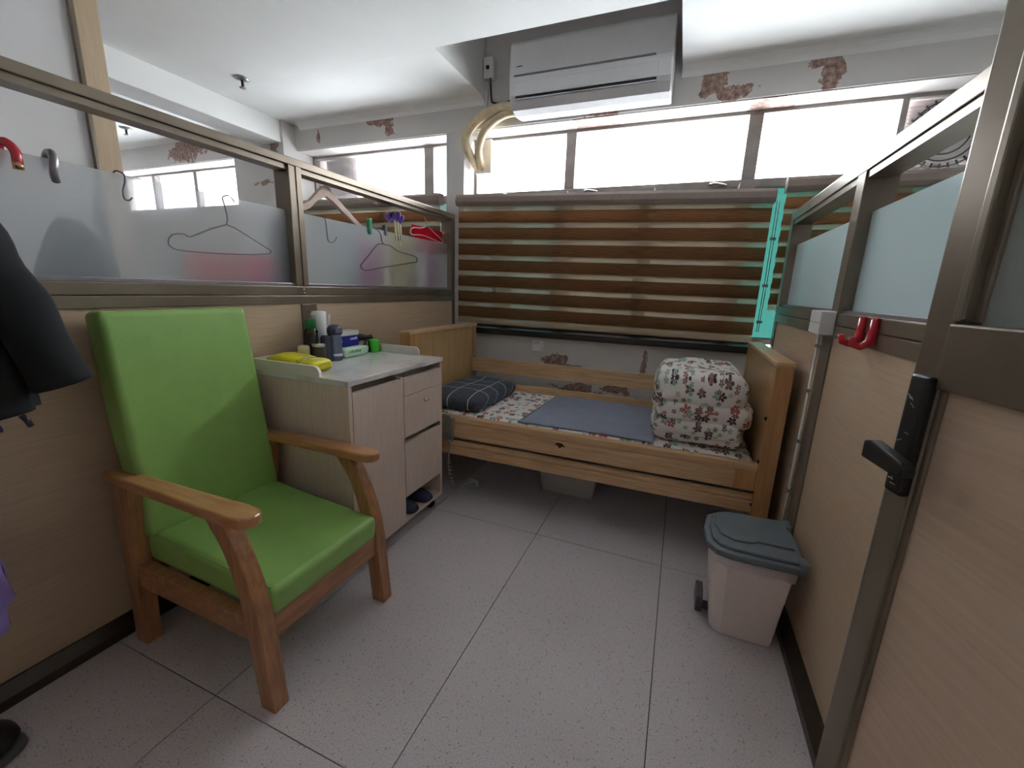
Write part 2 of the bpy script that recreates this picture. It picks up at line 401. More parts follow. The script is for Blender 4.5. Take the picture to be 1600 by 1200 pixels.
def sheet(name, fn, nu, nv, mat, parent=None, th=.004, local=False):
    """fn(u,v)->(point, normal); closed thin cloth"""
    bm = bmesh.new(); A = []; B = []
    for j in range(nv + 1):
        ra = []; rb = []
        for i in range(nu + 1):
            p, n_ = fn(i / nu, j / nv); p = Vector(p); n_ = Vector(n_)
            ra.append(bm.verts.new(p + n_ * th / 2)); rb.append(bm.verts.new(p - n_ * th / 2))
        A.append(ra); B.append(rb)
    for j in range(nv):
        for i in range(nu):
            bm.faces.new((A[j][i], A[j][i + 1], A[j + 1][i + 1], A[j + 1][i])); bm.faces.new((B[j][i], B[j + 1][i], B[j + 1][i + 1], B[j][i + 1]))
    for i in range(nu):
        bm.faces.new((A[0][i], B[0][i], B[0][i + 1], A[0][i + 1])); bm.faces.new((A[nv][i], A[nv][i + 1], B[nv][i + 1], B[nv][i]))
    for j in range(nv):
        bm.faces.new((A[j][0], A[j + 1][0], B[j + 1][0], B[j][0])); bm.faces.new((A[j][nu], B[j][nu], B[j + 1][nu], A[j + 1][nu]))
    return link(name, bm, mat, parent, local, True)
def children(o): return [x for x in bpy.data.objects if x.parent == o]

# ------------------------------------------------------------------ setting
XL, XR, YB, YW, ZC = -1.66, .488, 2.93, 3.13, 2.48
# floor
fl = struct(box('floor', (-6, -1.6, -.10), (2.6, 3.25, -.004), 'grout', b=0), 'speckled pale grey terrazzo tile floor')
tx = [-1.149 + .5967 * i for i in range(-1, 4)]; ty = [.615 + 1.195 * i for i in range(-2, 3)]
for i in range(len(tx) - 1):
    for j in range(len(ty) - 1):
        y0, y1 = max(ty[j], -1.6), min(ty[j + 1], YB)
        box('tile', (tx[i] + .0016, y0 + .0016, -.010), (tx[i + 1] - .0016, y1 - .0016, 0), 'floor', fl, 0)
box('tile', (-6, -1.6, -.01), (tx[0] - .0016, YB, 0), 'floor', fl, 0)
box('tile', (tx[-1] + .0016, -1.6, -.01), (2.6, YB, 0), 'floor', fl, 0)
# ceiling with the cut-out for the air conditioner
CX0, CX1, CY0 = -1.43, -.155, 2.285
ce = thing('ceiling', 'white painted ceiling with a cut-out round the air conditioner', None, (0, 0, ZC), kind='structure')
box('ceiling_board', (-6, -1.6, ZC), (2.6, CY0, ZC + .05), 'ceiling', ce, 0)
box('ceiling_board', (-6, CY0, ZC), (CX0, YB, ZC + .05), 'ceiling', ce, 0)
box('ceiling_board', (CX1, CY0, ZC), (2.6, YB, ZC + .05), 'ceiling', ce, 0)
box('recess_side', (CX0 - .02, CY0, ZC + .05), (CX0, YB, ZC + .5), 'ceiling', ce, 0)
box('recess_side', (CX1, CY0, ZC + .05), (CX1 + .02, YB, ZC + .5), 'concrete', ce, 0)
box('recess_side', (CX0 - .02, CY0 - .02, ZC + .05), (CX1 + .02, CY0, ZC + .5), 'concrete', ce, 0)
box('recess_top', (CX0 - .02, CY0 - .02, ZC + .5), (CX1 + .02, YB, ZC + .54), 'concrete', ce, 0)
# soft cove where ceiling meets beam
for x0, x1 in ((-3.15, CX0), (CX1, 2.6)):
    pr = [(YB, ZC), (YB - .05, ZC), (YB - .035, ZC - .006), (YB - .012, ZC - .02), (YB, ZC - .045)]
    prism('cove', pr, 'x', x0, x1, 'ceiling', ce, 0)
# back wall
wb = thing('wall_back', 'old white back wall with flaking paint and a deep beam above the windows', None, (0, YB, 0), kind='structure')
ZB = 2.287
box('beam', (-6, YB, ZB), (2.6, 3.35, 3.05), 'beam', wb, .004)
box('wall_below_sill', (-6, YB, 0), (2.6, 3.25, .86), 'low_wall', wb, 0)
box('column', (-1.735, YB, .86), (-1.588, 3.3, ZB + .001), 'col', wb, .003)
box('column', (-3.80, 2.80, 0), (-3.20, 3.3, ZC), 'col', wb, .003)
box('soffit_lining', (-1.588, YB + .012, ZB - .006), (2.6, YW - .02, ZB + .001), 'reveal', wb, 0)
box('soffit_lining', (-3.20, YB + .012, ZB - .006), (-1.735, YW - .02, ZB + .001), 'reveal', wb, 0)
box('soffit_lining', (-6, YB + .012, ZB - .006), (-3.80, YW - .02, ZB + .001), 'reveal', wb, 0)
struct(box('trim_1', (-1.60, YB - .045, .862), (.47, YW - .02, .905), 'black', b=.004), 'long black window sill under the striped blind')
# windows
def window(name, x0, x1, mul_up, mul_low, label):
    wd = thing(name, label, None, ((x0 + x1) / 2, YW, .9), kind='structure')
    fr = lambda a, b, n='frame_bar': box(n, a, b, 'win_frame', wd, .004)
    d0, d1 = YW - .03, YW + .03
    fr((x0, d0, 1.855), (x1, d1, 1.905), 'transom'); fr((x0, d0, ZB - .025), (x1, d1, ZB)); fr((x0, d0, .905), (x1, d1, .945))
    fr((x0, d0, .945), (x0 + .025, d1, 1.855)); fr((x1 - .025, d0, .945), (x1, d1, 1.855))
    fr((x0, d0, 1.905), (x0 + .02, d1, ZB - .025)); fr((x1 - .02, d0, 1.905), (x1, d1, ZB - .025))
    ups = [x0 + .02]
    for m, wdt in mul_up:
        fr((m - wdt / 2, d0, 1.905), (m + wdt / 2, d1, ZB - .025), 'mullion'); ups += [m - wdt / 2, m + wdt / 2]
    ups.append(x1 - .02)
    for i in range(0, len(ups), 2): box('pane', (ups[i], YW - .003, 1.905), (ups[i + 1], YW + .003, ZB - .025), 'glass', wd, 0)
    lows = [x0 + .025]
    for m, wdt in mul_low:
        fr((m - wdt / 2, YB + .005, .945), (m + wdt / 2, d1, 1.855), 'mullion'); lows += [m - wdt / 2, m + wdt / 2]
    lows.append(x1 - .025)
    for i in range(0, len(lows), 2):
        mid = (lows[i] + lows[i + 1]) / 2
        box('pane', (lows[i], YW - .003, .945), (lows[i + 1], YW + .003, 1.855), 'grey_film' if -.8 < mid < .2 else ('pale_aqua' if mid < -.8 else 'aqua'), wd, 0)
    return wd
w1 = window('window_1', -1.588, 2.6, [(-.842, .07), (.283, .075), (.985, .03), (1.5, .07)], [(-1.305, .07), (-.845, .08), (-.285, .08), (.27, .08), (1.0, .08), (1.6, .08)], 'long steel window with a row of clear top lights above the striped blind')
w2 = window('window_2', -3.20, -1.735, [(-1.995, .085)], [(-2.3, .08)], 'window of the neighbouring cubicle beside the wall column')
w3 = window('window_3', -6, -3.80, [(-4.81, .05), (-5.5, .05)], [(-4.9, .08)], 'far window two cubicles away seen over the frosted partition')
for x in (-1.30, -.68, .12):
    l = tube('latch', [(x - .05, YW - .04, 1.882), (x - .02, YW - .045, 1.886), (x + .05, YW - .045, 1.872)], .008, 'chrome', w1, 6)
    box('latch_base', (x - .03, YW - .042, 1.872), (x + .03, YW - .028, 1.892), 'steel', w1, .002)

# ------------------------------------------------------------------ partitions
def hbar(n, x0, x1, y0, y1, z0, z1, par, mat='bronze', b=.003): return box(n, (x0, y0, z0), (x1, y1, z1), mat, par, b)
wl = thing('wall_left', 'left partition of cream panels and frosted glass in a bronze aluminium frame', None, (XL, 1.4, 0), kind='structure')
x0, x1 = XL - .09, XL; ya, yb = -1.1, YB
hbar('top_rail', x0, x1, ya, yb, 1.697, 1.729, wl); hbar('top_rail_core', x0 + .012, x1 - .012, ya, yb, 1.676, 1.6972, wl, 'bronze', 0)
hbar('middle_rail', x0, x1, ya, yb, 1.139, 1.178, wl); hbar('middle_rail', x0, x1, ya, yb, 1.098, 1.137, wl)
hbar('glazing_bead', x0 + .02, x1 - .012, ya, yb, 1.178, 1.192, wl, 'grey_metal', .002)
prism('baseboard_left', [(x1 + .032, 0), (x1 + .03, .03), (x1 + .002, .062), (x0 + .02, .062), (x0 + .02, 0)], 'y', ya, yb, 'dark_bronze', wl, .002)
for (a, b) in ((1.468, 1.532), (-.12, -.06)):
    hbar('mullion', x0, x1, a, b, 1.178, 1.697, wl, 'bronze'); hbar('mullion_face', x1 - .002, x1 + .004, a + .036, b, 1.18, 1.697, wl, 'bronze', .001)
hbar('mullion', x0, x1, yb - .05, yb, 1.178, 1.697, wl, 'bronze')
hbar('mullion', x0, x1, 1.485, 1.575, .06, 1.098, wl); hbar('mullion', x0, x1, yb - .03, yb, .06, 1.098, wl)
for a, b in ((ya, 1.485), (1.575, yb - .03)): box('panel', (x0 + .03, a, .06), (x1 - .006, b, 1.098), 'panel', wl, 0)
for a, b in ((-.06, 1.468), (1.532, yb - .05)):
    g = box('glass_pane', (XL - .043, a, 1.185), (XL - .037, b, 1.512), 'film', wl, 0)
lathe('screw', [(.004, 0), (.004, .003), (.002, .004)], (x1 + .003, 1.5, 1.165), 'chrome', wl, 8, 'x'); lathe('screw', [(.004, 0), (.004, .003), (.002, .004)], (x1 + .003, 1.5, 1.148), 'chrome', wl, 8, 'x')
# right partition
wr = thing('wall_right', 'right partition of cream panels and pale frosted glass in a bronze frame', None, (XR, 1.6, 0), kind='structure')
x0, x1 = XR, XR + .09; ya, yb = -.1, 2.76
hbar('top_rail', x0, x1, ya, yb, 1.60, 1.645, wr, 'bronze'); hbar('top_rail_core', x0 + .006, x1 - .012, ya, yb, 1.578, 1.6003, wr, 'bronze', 0)
hbar('middle_rail', x0, x1, ya, yb, 1.118, 1.157, wr, 'bronze'); hbar('middle_rail', x0, x1, ya, yb, 1.073, 1.116, wr, 'bronze')
hbar('glazing_bead', x0 + .012, x1 - .02, ya, yb, 1.157, 1.168, wr, 'grey_metal', .002)
for a, b in ((2.70, 2.76), (1.735, 1.805), (.62, .68)): hbar('mullion', x0, x1, a, b, 1.157, 1.60, wr, 'bronze')
for a, b in ((2.70, 2.76), (1.745, 1.85)): hbar('mullion', x0, x1, a, b, .05, 1.073, wr, 'bronze')
for a, b in ((ya, 1.745), (1.85, 2.70)): box('panel', (x0 + .006, a, .05), (x1 - .03, b, 1.073), 'panel', wr, 0)
for a, b in ((ya, .62), (.68, 1.735), (1.805, 2.70)): box('glass_pane', (XR + .038, a, 1.16), (XR + .044, b, 1.478), 'film_r', wr, 0)
prism('baseboard_right', [(x0 - .032, 0), (x0 - .03, .028), (x0 - .002, .056), (x1 - .02, .056), (x1 - .02, 0)], 'y', ya, yb, 'dark_bronze', wr, .002)
# front partition beside the doorway, corridor and far walls (close the place)
wf = thing('wall_front', 'front partition beside the doorway', None, (-1, -.15, 0), kind='structure')
box('panel', (XL, -.20, 0), (-.42, -.14, 1.1), 'panel', wf, 0); box('top_rail', (XL, -.21, 1.68), (-.36, -.13, 1.73), 'bronze', wf)
box('middle_rail', (XL, -.21, 1.1), (-.36, -.13, 1.18), 'bronze', wf); box('glass_pane', (XL, -.175, 1.18), (-.42, -.169, 1.51), 'film', wf, 0)
box('mullion', (-.42, -.21, 0), (-.36, -.13, 2.1), 'bronze', wf); box('mullion', (XR, -.21, 0), (XR + .09, -.11, 2.1), 'bronze', wf); box('lintel', (-.36, -.21, 2.06), (XR, -.13, 2.1), 'bronze', wf)
struct(box('wall_corridor', (-6, -1.7, 0), (2.6, -1.6, 3.05), 'white_wall', b=0)); struct(box('wall_far_left', (-6.1, -1.7, 0), (-6, 3.3, 3.05), 'white_wall', b=0)); struct(box('wall_far_right', (2.6, -1.7, 0), (2.7, 3.3, 3.05), 'white_wall', b=0))
# neighbouring white wall with its end post, and the dropped beam beyond
wn = thing('wall_neighbour', 'white wall with a beige end post beyond the left partition', None, (-2.5, .5, 0), kind='structure')
box('wall_panel', (-2.60, -1.6, 0), (-2.52, 1.205, ZC), 'white_wall', wn, 0)
box('end_post', (-2.61, 1.205, 0), (-2.50, 1.29, ZC), 'post_wood', wn, .003)
box('post_edge', (-2.52, 1.19, 0), (-2.498, 1.2048, ZC), 'bronze', wn, .002)
struct(box('trim_2', (-3.45, .4, 2.312), (-3.22, 2.80, ZC), 'ceiling', b=.004), 'dropped white ceiling beam beyond the left partition')

# ------------------------------------------------------------------ blinds
def blind(x0, x1, zl, zr, label, y=2.885, n=7, sheer=True):
    """zebra blind: zl / zr = (headrail top, headrail bottom, fabric bottom) at the two ends"""
    t = thing('roller_blind', label, 'blind', ((x0 + x1) / 2, y, zl[2]), group='striped window blinds')
    def quad(nm, yy, f0, f1, mat, th=.0015):
        zt = lambda s, f: (zl if s == 0 else zr)[1] + ((zl if s == 0 else zr)[2] - (zl if s == 0 else zr)[1]) * f
        bm = bmesh.new(); vs = []
        for yv in (yy - th / 2, yy + th / 2):
            vs.append([bm.verts.new((x0, yv, zt(0, f0))), bm.verts.new((x1, yv, zt(1, f0))), bm.verts.new((x1, yv, zt(1, f1))), bm.verts.new((x0, yv, zt(0, f1)))])
        a, b = vs
        bm.faces.new(a); bm.faces.new(b[::-1])
        for i in range(4): bm.faces.new((a[i], b[i], b[(i + 1) % 4], a[(i + 1) % 4]))
        return link(nm, bm, mat, t)
    bm = bmesh.new(); zc = [(z[0] + z[1]) / 2 for z in (zl, zr)]; hh = (zl[0] - zl[1]) / 2
    prof = [(-.035, -hh), (-.045, -hh * .4), (-.04, hh * .5), (-.025, hh), (.03, hh), (.03, -hh)]
    A = [bm.verts.new((x0 - .008, y + a, zc[0] + b)) for a, b in prof]; B = [bm.verts.new((x1 + .008, y + a, zc[1] + b)) for a, b in prof]
    bm.faces.new(A); bm.faces.new(B[::-1])
    for i in range(6): bm.faces.new((A[i], B[i], B[(i + 1) % 6], A[(i + 1) % 6]))
    link('headrail', bm, 'blind_rail', t)
    P = 1 / (n + .30); f0 = .045 * 0
    for i in range(n + 1):
        s = i * P; e = lambda v: min(1.0, max(0.0, v))
        # front layer: sheer then fabric ; rear layer shifted
        quad('sheer_band', y - .006, e(s), e(s + .30 * P), 'blind_sheer')
        if s + .30 * P < 1: quad('fabric_band', y - .006, e(s + .30 * P), e(s + P), 'blind_fabric')
        if s + .66 * P < 1: quad('rear_fabric_band', y + .012, e(s + .66 * P), e(s + 1.08 * P), 'blind_fabric')
    bm = bmesh.new(); A = [bm.verts.new((x0, y + a, zl[2] + b)) for a, b in ((-.012, -.012), (-.012, .008), (.012, .008), (.012, -.012))]; B = [bm.verts.new((x1, y + a, zr[2] + b)) for a, b in ((-.012, -.012), (-.012, .008), (.012, .008), (.012, -.012))]
    bm.faces.new(A); bm.faces.new(B[::-1])
    for i in range(4): bm.faces.new((A[i], B[i], B[(i + 1) % 4], A[(i + 1) % 4]))
    link('bottom_bar', bm, 'blind_sheer', t)
    return t
b1 = blind(-1.60, .408, (1.85, 1.775, .952), (1.79, 1.728, .945), 'wide brown and cream striped blind above the wooden bed')
tube('pull_cord', [(.425, 2.87, 1.73), (.428, 2.87, 1.3), (.426, 2.87, 1.0)], .0022, 'wire', b1, 6)
tube('pull_cord', [(.438, 2.87, 1.73), (.440, 2.87, 1.3), (.436, 2.87, 1.0)], .0022, 'wire', b1, 6)
for z in (1.52, 1.26, 1.05): box('cord_clip', (.418, 2.866, z), (.448, 2.874, z + .016), 'grey_metal', b1, .001)
blind(.466, 2.2, (1.85, 1.775, 1.14), (1.85, 1.775, 1.14), 'striped blind behind the right partition, past the aqua gap')
blind(-5.9, -3.83, (1.87, 1.795, .952), (1.87, 1.795, .952), 'far striped blind two cubicles away behind the frosted glass')
blind(-3.15, -1.755, (1.87, 1.795, .952), (1.87, 1.795, .952), 'striped blind of the next cubicle, seen behind the hanging clips')

# ------------------------------------------------------------------ air conditioner
ac = thing('air_conditioner', 'white wall-mounted air conditioner in the ceiling cut-out', 'air conditioner', (-.665, YB, 2.28))
ax0, ax1 = -1.145, -.195
prof = [(YB, 2.668), (2.735, 2.668), (2.705, 2.66), (2.688, 2.635), (2.678, 2.46), (2.680, 2.44), (2.690, 2.36), (2.705, 2.335), (2.745, 2.300), (2.80, 2.284), (YB, 2.30)]
prism('body', prof, 'x', ax0, ax1, 'ac_white', ac, .012, seg=3)
prism('front_line', [(2.675, 2.458), (2.675, 2.468), (2.70, 2.468), (2.70, 2.458)], 'x', ax0 + .035, ax1 - .09, 'ac_line', ac, .001)  # thin dark grey strip, slightly proud of the front face
prism('air_flap', [(2.679, 2.428), (2.675, 2.426), (2.681, 2.356), (2.70, 2.354), (2.70, 2.428)], 'x', ax0 + .04, ax1 - .075, 'ac_white', ac, .0015)
prism('air_outlet', [(2.683, 2.3545), (2.686, 2.342), (2.72, 2.338), (2.72, 2.3545)], 'x', ax0 + .045, ax1 - .08, 'dark', ac, 0)
lathe('logo_mark', [(.006, 0), (.006, .003), (.003, .004)], (ax0 + .035, 2.683, 2.508), 'dark', ac, 8, 'y')
tube('logo_mark', [(ax0 + .05, 2.681, 2.512), (ax0 + .065, 2.681, 2.514), (ax0 + .085, 2.681, 2.514)], .0028, 'dark', ac, 6)
t = thing('pipe_bundle', 'two cream wrapped air conditioner pipes bending down to the window', 'pipe', (-1.35, YB, 2.08))
tube('wrapped_pipe', [(-1.10, 2.86, 2.36), (-1.22, 2.865, 2.378), (-1.34, 2.87, 2.372), (-1.46, 2.88, 2.325), (-1.54, 2.885, 2.25), (-1.552, 2.89, 2.18), (-1.545, 2.98, 2.11), (-1.545, 3.07, 2.075)], [.030] * 43, 'pipe', t, 10, sm=6)
tube('wrapped_pipe', [(-1.10, 2.87, 2.335), (-1.22, 2.875, 2.345), (-1.33, 2.885, 2.315), (-1.42, 2.90, 2.25), (-1.475, 2.94, 2.17), (-1.495, 3.0, 2.11), (-1.50, 3.07, 2.06)], [.027] * 37, 'pipe', t, 10, sm=6)
o = box('pipe_sleeve', (-1.555, 3.045, 2.03), (-1.425, 3.099, 2.26), 'mould_white', b=.006); tag(o, 'ragged white board where the wrapped pipes leave through the window', 'board')
t = thing('power_socket', 'white junction socket in the ceiling recess beside the air conditioner', 'socket', (-1.385, YB, 2.56))
box('socket_box', (-1.42, YB - .05, 2.575), (-1.35, YB, 2.70), 'white_plastic', t, .008); box('plug', (-1.395, YB - .062, 2.625), (-1.375, YB - .045, 2.645), 'dark', t, .003)
tube('cord', [(-1.37, YB - .04, 2.58), (-1.365, YB - .03, 2.46), (-1.35, YB - .03, 2.43), (-1.27, YB - .03, 2.42), (-1.16, YB - .04, 2.44)], .006, 'dark', t, 6, sm=5)
tube('cord', [(-1.40, YB - .02, 2.58), (-1.40, YB - .02, 2.40)], .005, 'white_plastic', t, 6)
# sprinklers
for i, (x, y, lab) in enumerate(((-2.83, 2.20, 'small ceiling sprinkler head in front of the flaking beam'), (-4.77, 2.53, 'far ceiling sprinkler head seen under the dropped beam'))):
    t = thing('sprinkler', lab, 'sprinkler', (x, y, ZC - .07), group='ceiling sprinkler heads')
    lathe('escutcheon', [(.035, 0), (.045, -.006), (.02, -.014)], (x, y, ZC), 'steel', t, 16)
    lathe('body', [(.009, 0), (.009, -.05), (.012, -.055)], (x, y, ZC), 'dark_bronze', t, 10); lathe('deflector', [(.02, -.055), (.02, -.06)], (x, y, ZC), 'steel', t, 12)

# outdoor units outside the windows
def outdoor(x0, x1, z0, z1, label, fan):
    t = thing('outdoor_unit', label, 'outdoor unit', ((x0 + x1) / 2, 3.4, z0), group='air conditioner outdoor units outside the windows')
    ya = 3.20
    box('casing', (x0, ya, z0), (x1, ya + .3, z1), 'grille', t, .01)
    n = 16
    for i in range(n):
        z = z0 + .03 + (z1 - z0 - .06) * i / (n - 1); box('louvre', (x0 + .02, ya - .006, z - .003), (x1 - .03, ya + .002, z + .003), 'grille', t, 0)
    if fan:
        cx, cz = fan
        for k in range(1, 6):
            bm = bmesh.new(); bm_tube(bm, [(cx + .034 * k * math.cos(a), ya - .008, cz + .034 * k * math.sin(a)) for a in [2 * math.pi * j / 28 for j in range(28)]], .004, 5, True); link('fan_ring', bm, 'dark_bronze', t, smooth=True)
        for k in range(28):
            a = 2 * math.pi * k / 28; tube('grille_slot', [(cx + .15 * math.cos(a), ya - .01, cz + .15 * math.sin(a)), (cx + .185 * math.cos(a), ya - .01, cz + .185 * math.sin(a))], .005, 'dark', t, 5)
    box('bracket', (x0 - .02, ya, z0 - .04), (x1 + .02, ya + .32, z0), 'steel', t, .002)
    box('wall_arm', (x0 + .04, YW + .03, z0 - .055), (x0 + .07, ya + .32, z0 - .04), 'steel', t, .002); box('wall_arm', (x1 - .07, YW + .03, z0 - .055), (x1 - .04, ya + .32, z0 - .04), 'steel', t, .002)
outdoor(-3.15, -2.80, 1.945, 2.275, 'louvred outdoor unit outside the next cubicle window', None)
outdoor(1.02, 1.62, 1.94, 2.285, 'outdoor unit with round fan grille behind the right partition', (1.22, 2.10))

# ------------------------------------------------------------------ bed
BX0, BX1, BY0, BY1 = -1.47, .452, 1.975, 2.80
bed = thing('care_bed', 'single wooden care bed with slatted side rails against the window wall', 'bed', ((BX0 + BX1) / 2, 2.38, 0))
def board(nm, x0, x1, inner):
    b = box(nm, (x0 + .006, BY0 + .03, .16), (x1 - .006, BY1 - .03, .925), 'bed_board', bed, .003)
    box('post', (x0, BY0 - .005, 0), (x1, BY0 + .05, .925), 'bed_post', bed, .003); box('post', (x0, BY1 - .05, 0), (x1, BY1, .925), 'bed_post', bed, .003)
    box('cap', (x0 - .004, BY0 - .012, .925), (x1 + .004, BY1 + .004, .946), 'bed_rail', bed, .005)
board('headboard', BX0, BX0 + .068, 1); board('footboard', BX1 - .066, BX1, 0)
rx0, rx1 = BX0 + .068, BX1 - .066
def rail(nm, y0, z0, z1, sgn):
    # moulded board: two flats with a groove
    h = z1 - z0; y = y0
    pts = [(y, z0), (y, z0 + h * .60), (y + sgn * .008, z0 + h * .64), (y + sgn * .008, z0 + h * .68), (y + sgn * .002, z0 + h * .72), (y + sgn * .004, z0 + h * .93), (y + sgn * .012, z1), (y + sgn * .032, z1), (y + sgn * .032, z0)]
    return prism(nm, pts, 'x', rx0, rx1, 'bed_rail', bed, .0015)
r1 = rail('side_rail', BY0 + .012, .362, .490, 1); rail('side_rail', BY0 + .012, .258, .342, 1)
rail('side_rail', BY1 - .03, .600, .700, -1); rail('side_rail', BY1 - .03, .435, .530, -1)
box('rail_end_block', (rx1 - .085, BY0 + .0105, .363), (rx1 - .001, BY0 + .03, .455), 'bed_post', bed, .002)
box('bed_frame', (rx0, BY0 + .06, .29), (rx1, BY1 - .06, .36), 'steel', bed, .004)
for x in (rx0 + .01, rx1 - .03):
    box('rail_bracket', (x, BY1 - .06, .40), (x + .02, BY1 - .05, .72), 'steel', bed, .002)
for (x, z) in ((BX1 - .068, .70), (BX1 - .068, .505), (BX1 - .068, .30)): lathe('bolt', [(.008, 0), (.008, .006), (.004, .009)], (x, BY0 + .004, z), 'dark', bed, 8, 'y')
prism('rail_latch', [(-1.188, .50), (-1.145, .495), (-1.128, .48), (-1.128, .345), (-1.14, .333), (-1.165, .333), (-1.165, .36), (-1.188, .36)], 'y', BY0 - .010, BY0 + .012, 'steel', bed, .003)
lathe('rivet', [(.006, 0), (.006, -.004), (.003, -.006)], (-1.152, BY0 - .010, .347), 'chrome', bed, 8, 'y'); lathe('rivet', [(.006, 0), (.006, -.004), (.003, -.006)], (-1.138, BY0 - .010, .345), 'chrome', bed, 8, 'y')
em = [(-.028, .004), (-.018, .012), (0, .015), (.016, .010), (.028, -.004), (.012, -.004), (0, -.016), (-.010, -.003)]
prism('rail_emblem', [(-.505 + a, .421 + b) for a, b in em], 'y', BY0 + .008, BY0 + .014, 'emblem', bed, .001)
# coiled control cord
path = smooth_path([(-1.150, BY0 - .004, .333), (-1.150, BY0 - .006, .26), (-1.145, 1.965, .22), (-1.128, 1.96, .12), (-1.105, 1.955, .075), (-1.06, 1.955, .09), (-1.00, 1.95, .135), (-.965, 1.95, .14), (-.957, 1.95, .115), (-.985, 1.95, .105)], 26)
coil = []
for i, p in enumerate(path):
    k = i / len(path); r = 0 if k < .22 else .010
    coil.append(p + Vector((math.cos(i * 1.15) * r, math.sin(i * 1.15) * r, math.sin(i * 1.15) * r * .3)))
tube('control_cord', coil, .0032, 'steel', bed, 5)
# mattress, pad, pillow, quilt
o = puff('mattress', (rx0 + .005, BY0 + .048, .36), (rx1 - .005, BY1 - .066, .495), 'floral', None, e=(.08, .16), nu=72, nv=14); tag(o, 'thin bed mattress in a white flower-print cover', 'mattress')
def pad_fn(u, v):
    x = -.745 + .69 * u + .03 * (v - .5) * (1 - u); y = 2.035 + .66 * v + .012 * math.sin(u * 3)
    return (x, y, .4975 + .002 * noise.noise(Vector((x * 9, y * 9, 0)))), (0, 0, 1)
o = sheet('bed_pad', pad_fn, 30, 26, 'pad', None, .006); tag(o, 'blue grey cotton pad laid flat across the flowered mattress', 'bed pad')
bm = bmesh.new(); bm_puff(bm, (-1.39, 2.05, .488), (-1.0, 2.66, .596), e=(.20, .42), nu=48, nv=18, amp=.012, fr=7)
for v in bm.verts:
    if v.co.z < .493: v.co.z = .493
pl = link('pillow', bm, 'grid', None, smooth=True); tag(pl, 'dark slate pillow with white check lines by the headboard', 'pillow')
box('care_tag', (-1.035, 2.09, .50), (-1.01, 2.12, .512), 'white_plastic', pl, .002)
bm = bmesh.new()
for i, (lo, hi, am) in enumerate((((-.075, 2.085, .485), (.348, 2.70, .572), .016), ((-.09, 2.07, .530), (.350, 2.69, .636), .020), ((-.07, 2.065, .590), (.362, 2.68, .722), .022), ((-.085, 2.075, .640), (.325, 2.66, .845), .030))):
    bm_puff(bm, lo, hi, e=(.22, .38), nu=96, nv=30, amp=am, fr=7, seed=i * 3.1)
for v in bm.verts:
    q = v.co * 17; v.co += Vector((noise.noise(q), noise.noise(q + Vector((5, 0, 0))), noise.noise(Vector((q.x * .5, q.y * .5, q.z * 2))))) * .011
for v in bm.verts:
    if v.co.z < .492: v.co.z = .492
    if v.co.x > .372: v.co.x = .372
o = link('quilt', bm, 'floral', None, smooth=True); tag(o, 'thick folded flower-print quilt stacked at the foot of the bed', 'quilt')
# storage box under the bed
t = thing('storage_box', 'milky plastic storage box on the floor under the bed', 'box', (-.52, 2.5, 0))
prism('tub', [(-.675, .0), (-.37, .0), (-.345, .15), (-.70, .15)], 'y', 2.27, 2.66, 'box_plastic', t, .012, seg=3); box('rim', (-.715, 2.255, .145), (-.33, 2.675, .165), 'white_plastic', t, .004)
box('contents', (-.655, 2.285, .012), (-.385, 2.64, .135), 'paper', t, .01)
# wall socket
t = thing('wall_outlet', 'white wall outlet under the black sill', 'outlet', (-.955, YB, .757))
box('plate', (-.998, YB - .012, .757), (-.914, YB, .84), 'white_plastic', t, .003)
for a, b in ((-.975, .815), (-.962, .822), (-.949, .815)): box('slot', (a, YB - .0135, b), (a + .005, YB - .0115, b + .008), 'dark', t, 0)
box('plug_adapter', (-.985, YB - .035, .762), (-.925, YB - .011, .80), 'white_plastic', t, .004)

# ------------------------------------------------------------------ cabinet
CX0_, CX1_, CY0_, CY1_, CZ = -1.635, -1.13, 1.19, 1.86, .842
cb = thing('bedside_cabinet', 'pale oak bedside cabinet on castors with a white top', 'cabinet', (-1.38, 1.52, 0))
t_ = .018; zb = .07
body = [((CX0_, CY0_, zb), (CX1_, CY0_ + t_, CZ - .022)), ((CX0_, CY1_ - t_, zb), (CX1_, CY1_, CZ - .022)), ((CX0_, CY0_ + t_, zb), (CX0_ + .01, CY1_ - t_, CZ - .022)), ((CX0_ + .01, CY0_ + t_, zb), (CX1_, CY1_ - t_, zb + .02)), ((CX0_ + .01, CY0_ + t_, CZ - .045), (CX1_ - .075, CY1_ - t_, CZ - .022)), ((CX0_ + .01, 1.512, zb + .02), (CX1_ - .001, 1.530, CZ - .045))]
bm = bmesh.new()
for a, b in body: bm_box(bm, a, b)
link('body', bm, 'cab', cb)
box('inner_gap', (CX1_ - .085, CY0_ + t_, CZ - .12), (CX1_ - .075, CY1_ - t_, CZ - .022), 'cab', cb, 0)
d = box('door', (CX1_ - .018, CY0_ + t_ + .002, zb + .012), (CX1_ + .002, 1.510, CZ - .052), 'cab', cb, .0015)
dr = box('drawer', (CX1_ - .018, 1.532, .505), (CX1_ + .002, CY1_ - t_ - .002, .702), 'cab', cb, .0015)
box('drawer_rail', (CX1_ - .018, 1.532, .705), (CX1_ + .002, CY1_ - t_ - .002, CZ - .052), 'cab', dr, .0015)
lathe('knob', [(.013, 0), (.013, .006), (.008, .012), (.004, .018)], (CX1_ + .002, 1.70, .655), 'chrome', dr, 14, 'x'); lathe('lock_hole', [(.004, 0), (.004, .003)], (CX1_ + .019, 1.70, .655), 'dark', dr, 8, 'x')
box('inner_gap', (CX1_ - .085, 1.532, .42), (CX1_ - .075, CY1_ - t_, .56), 'cab', cb, 0)
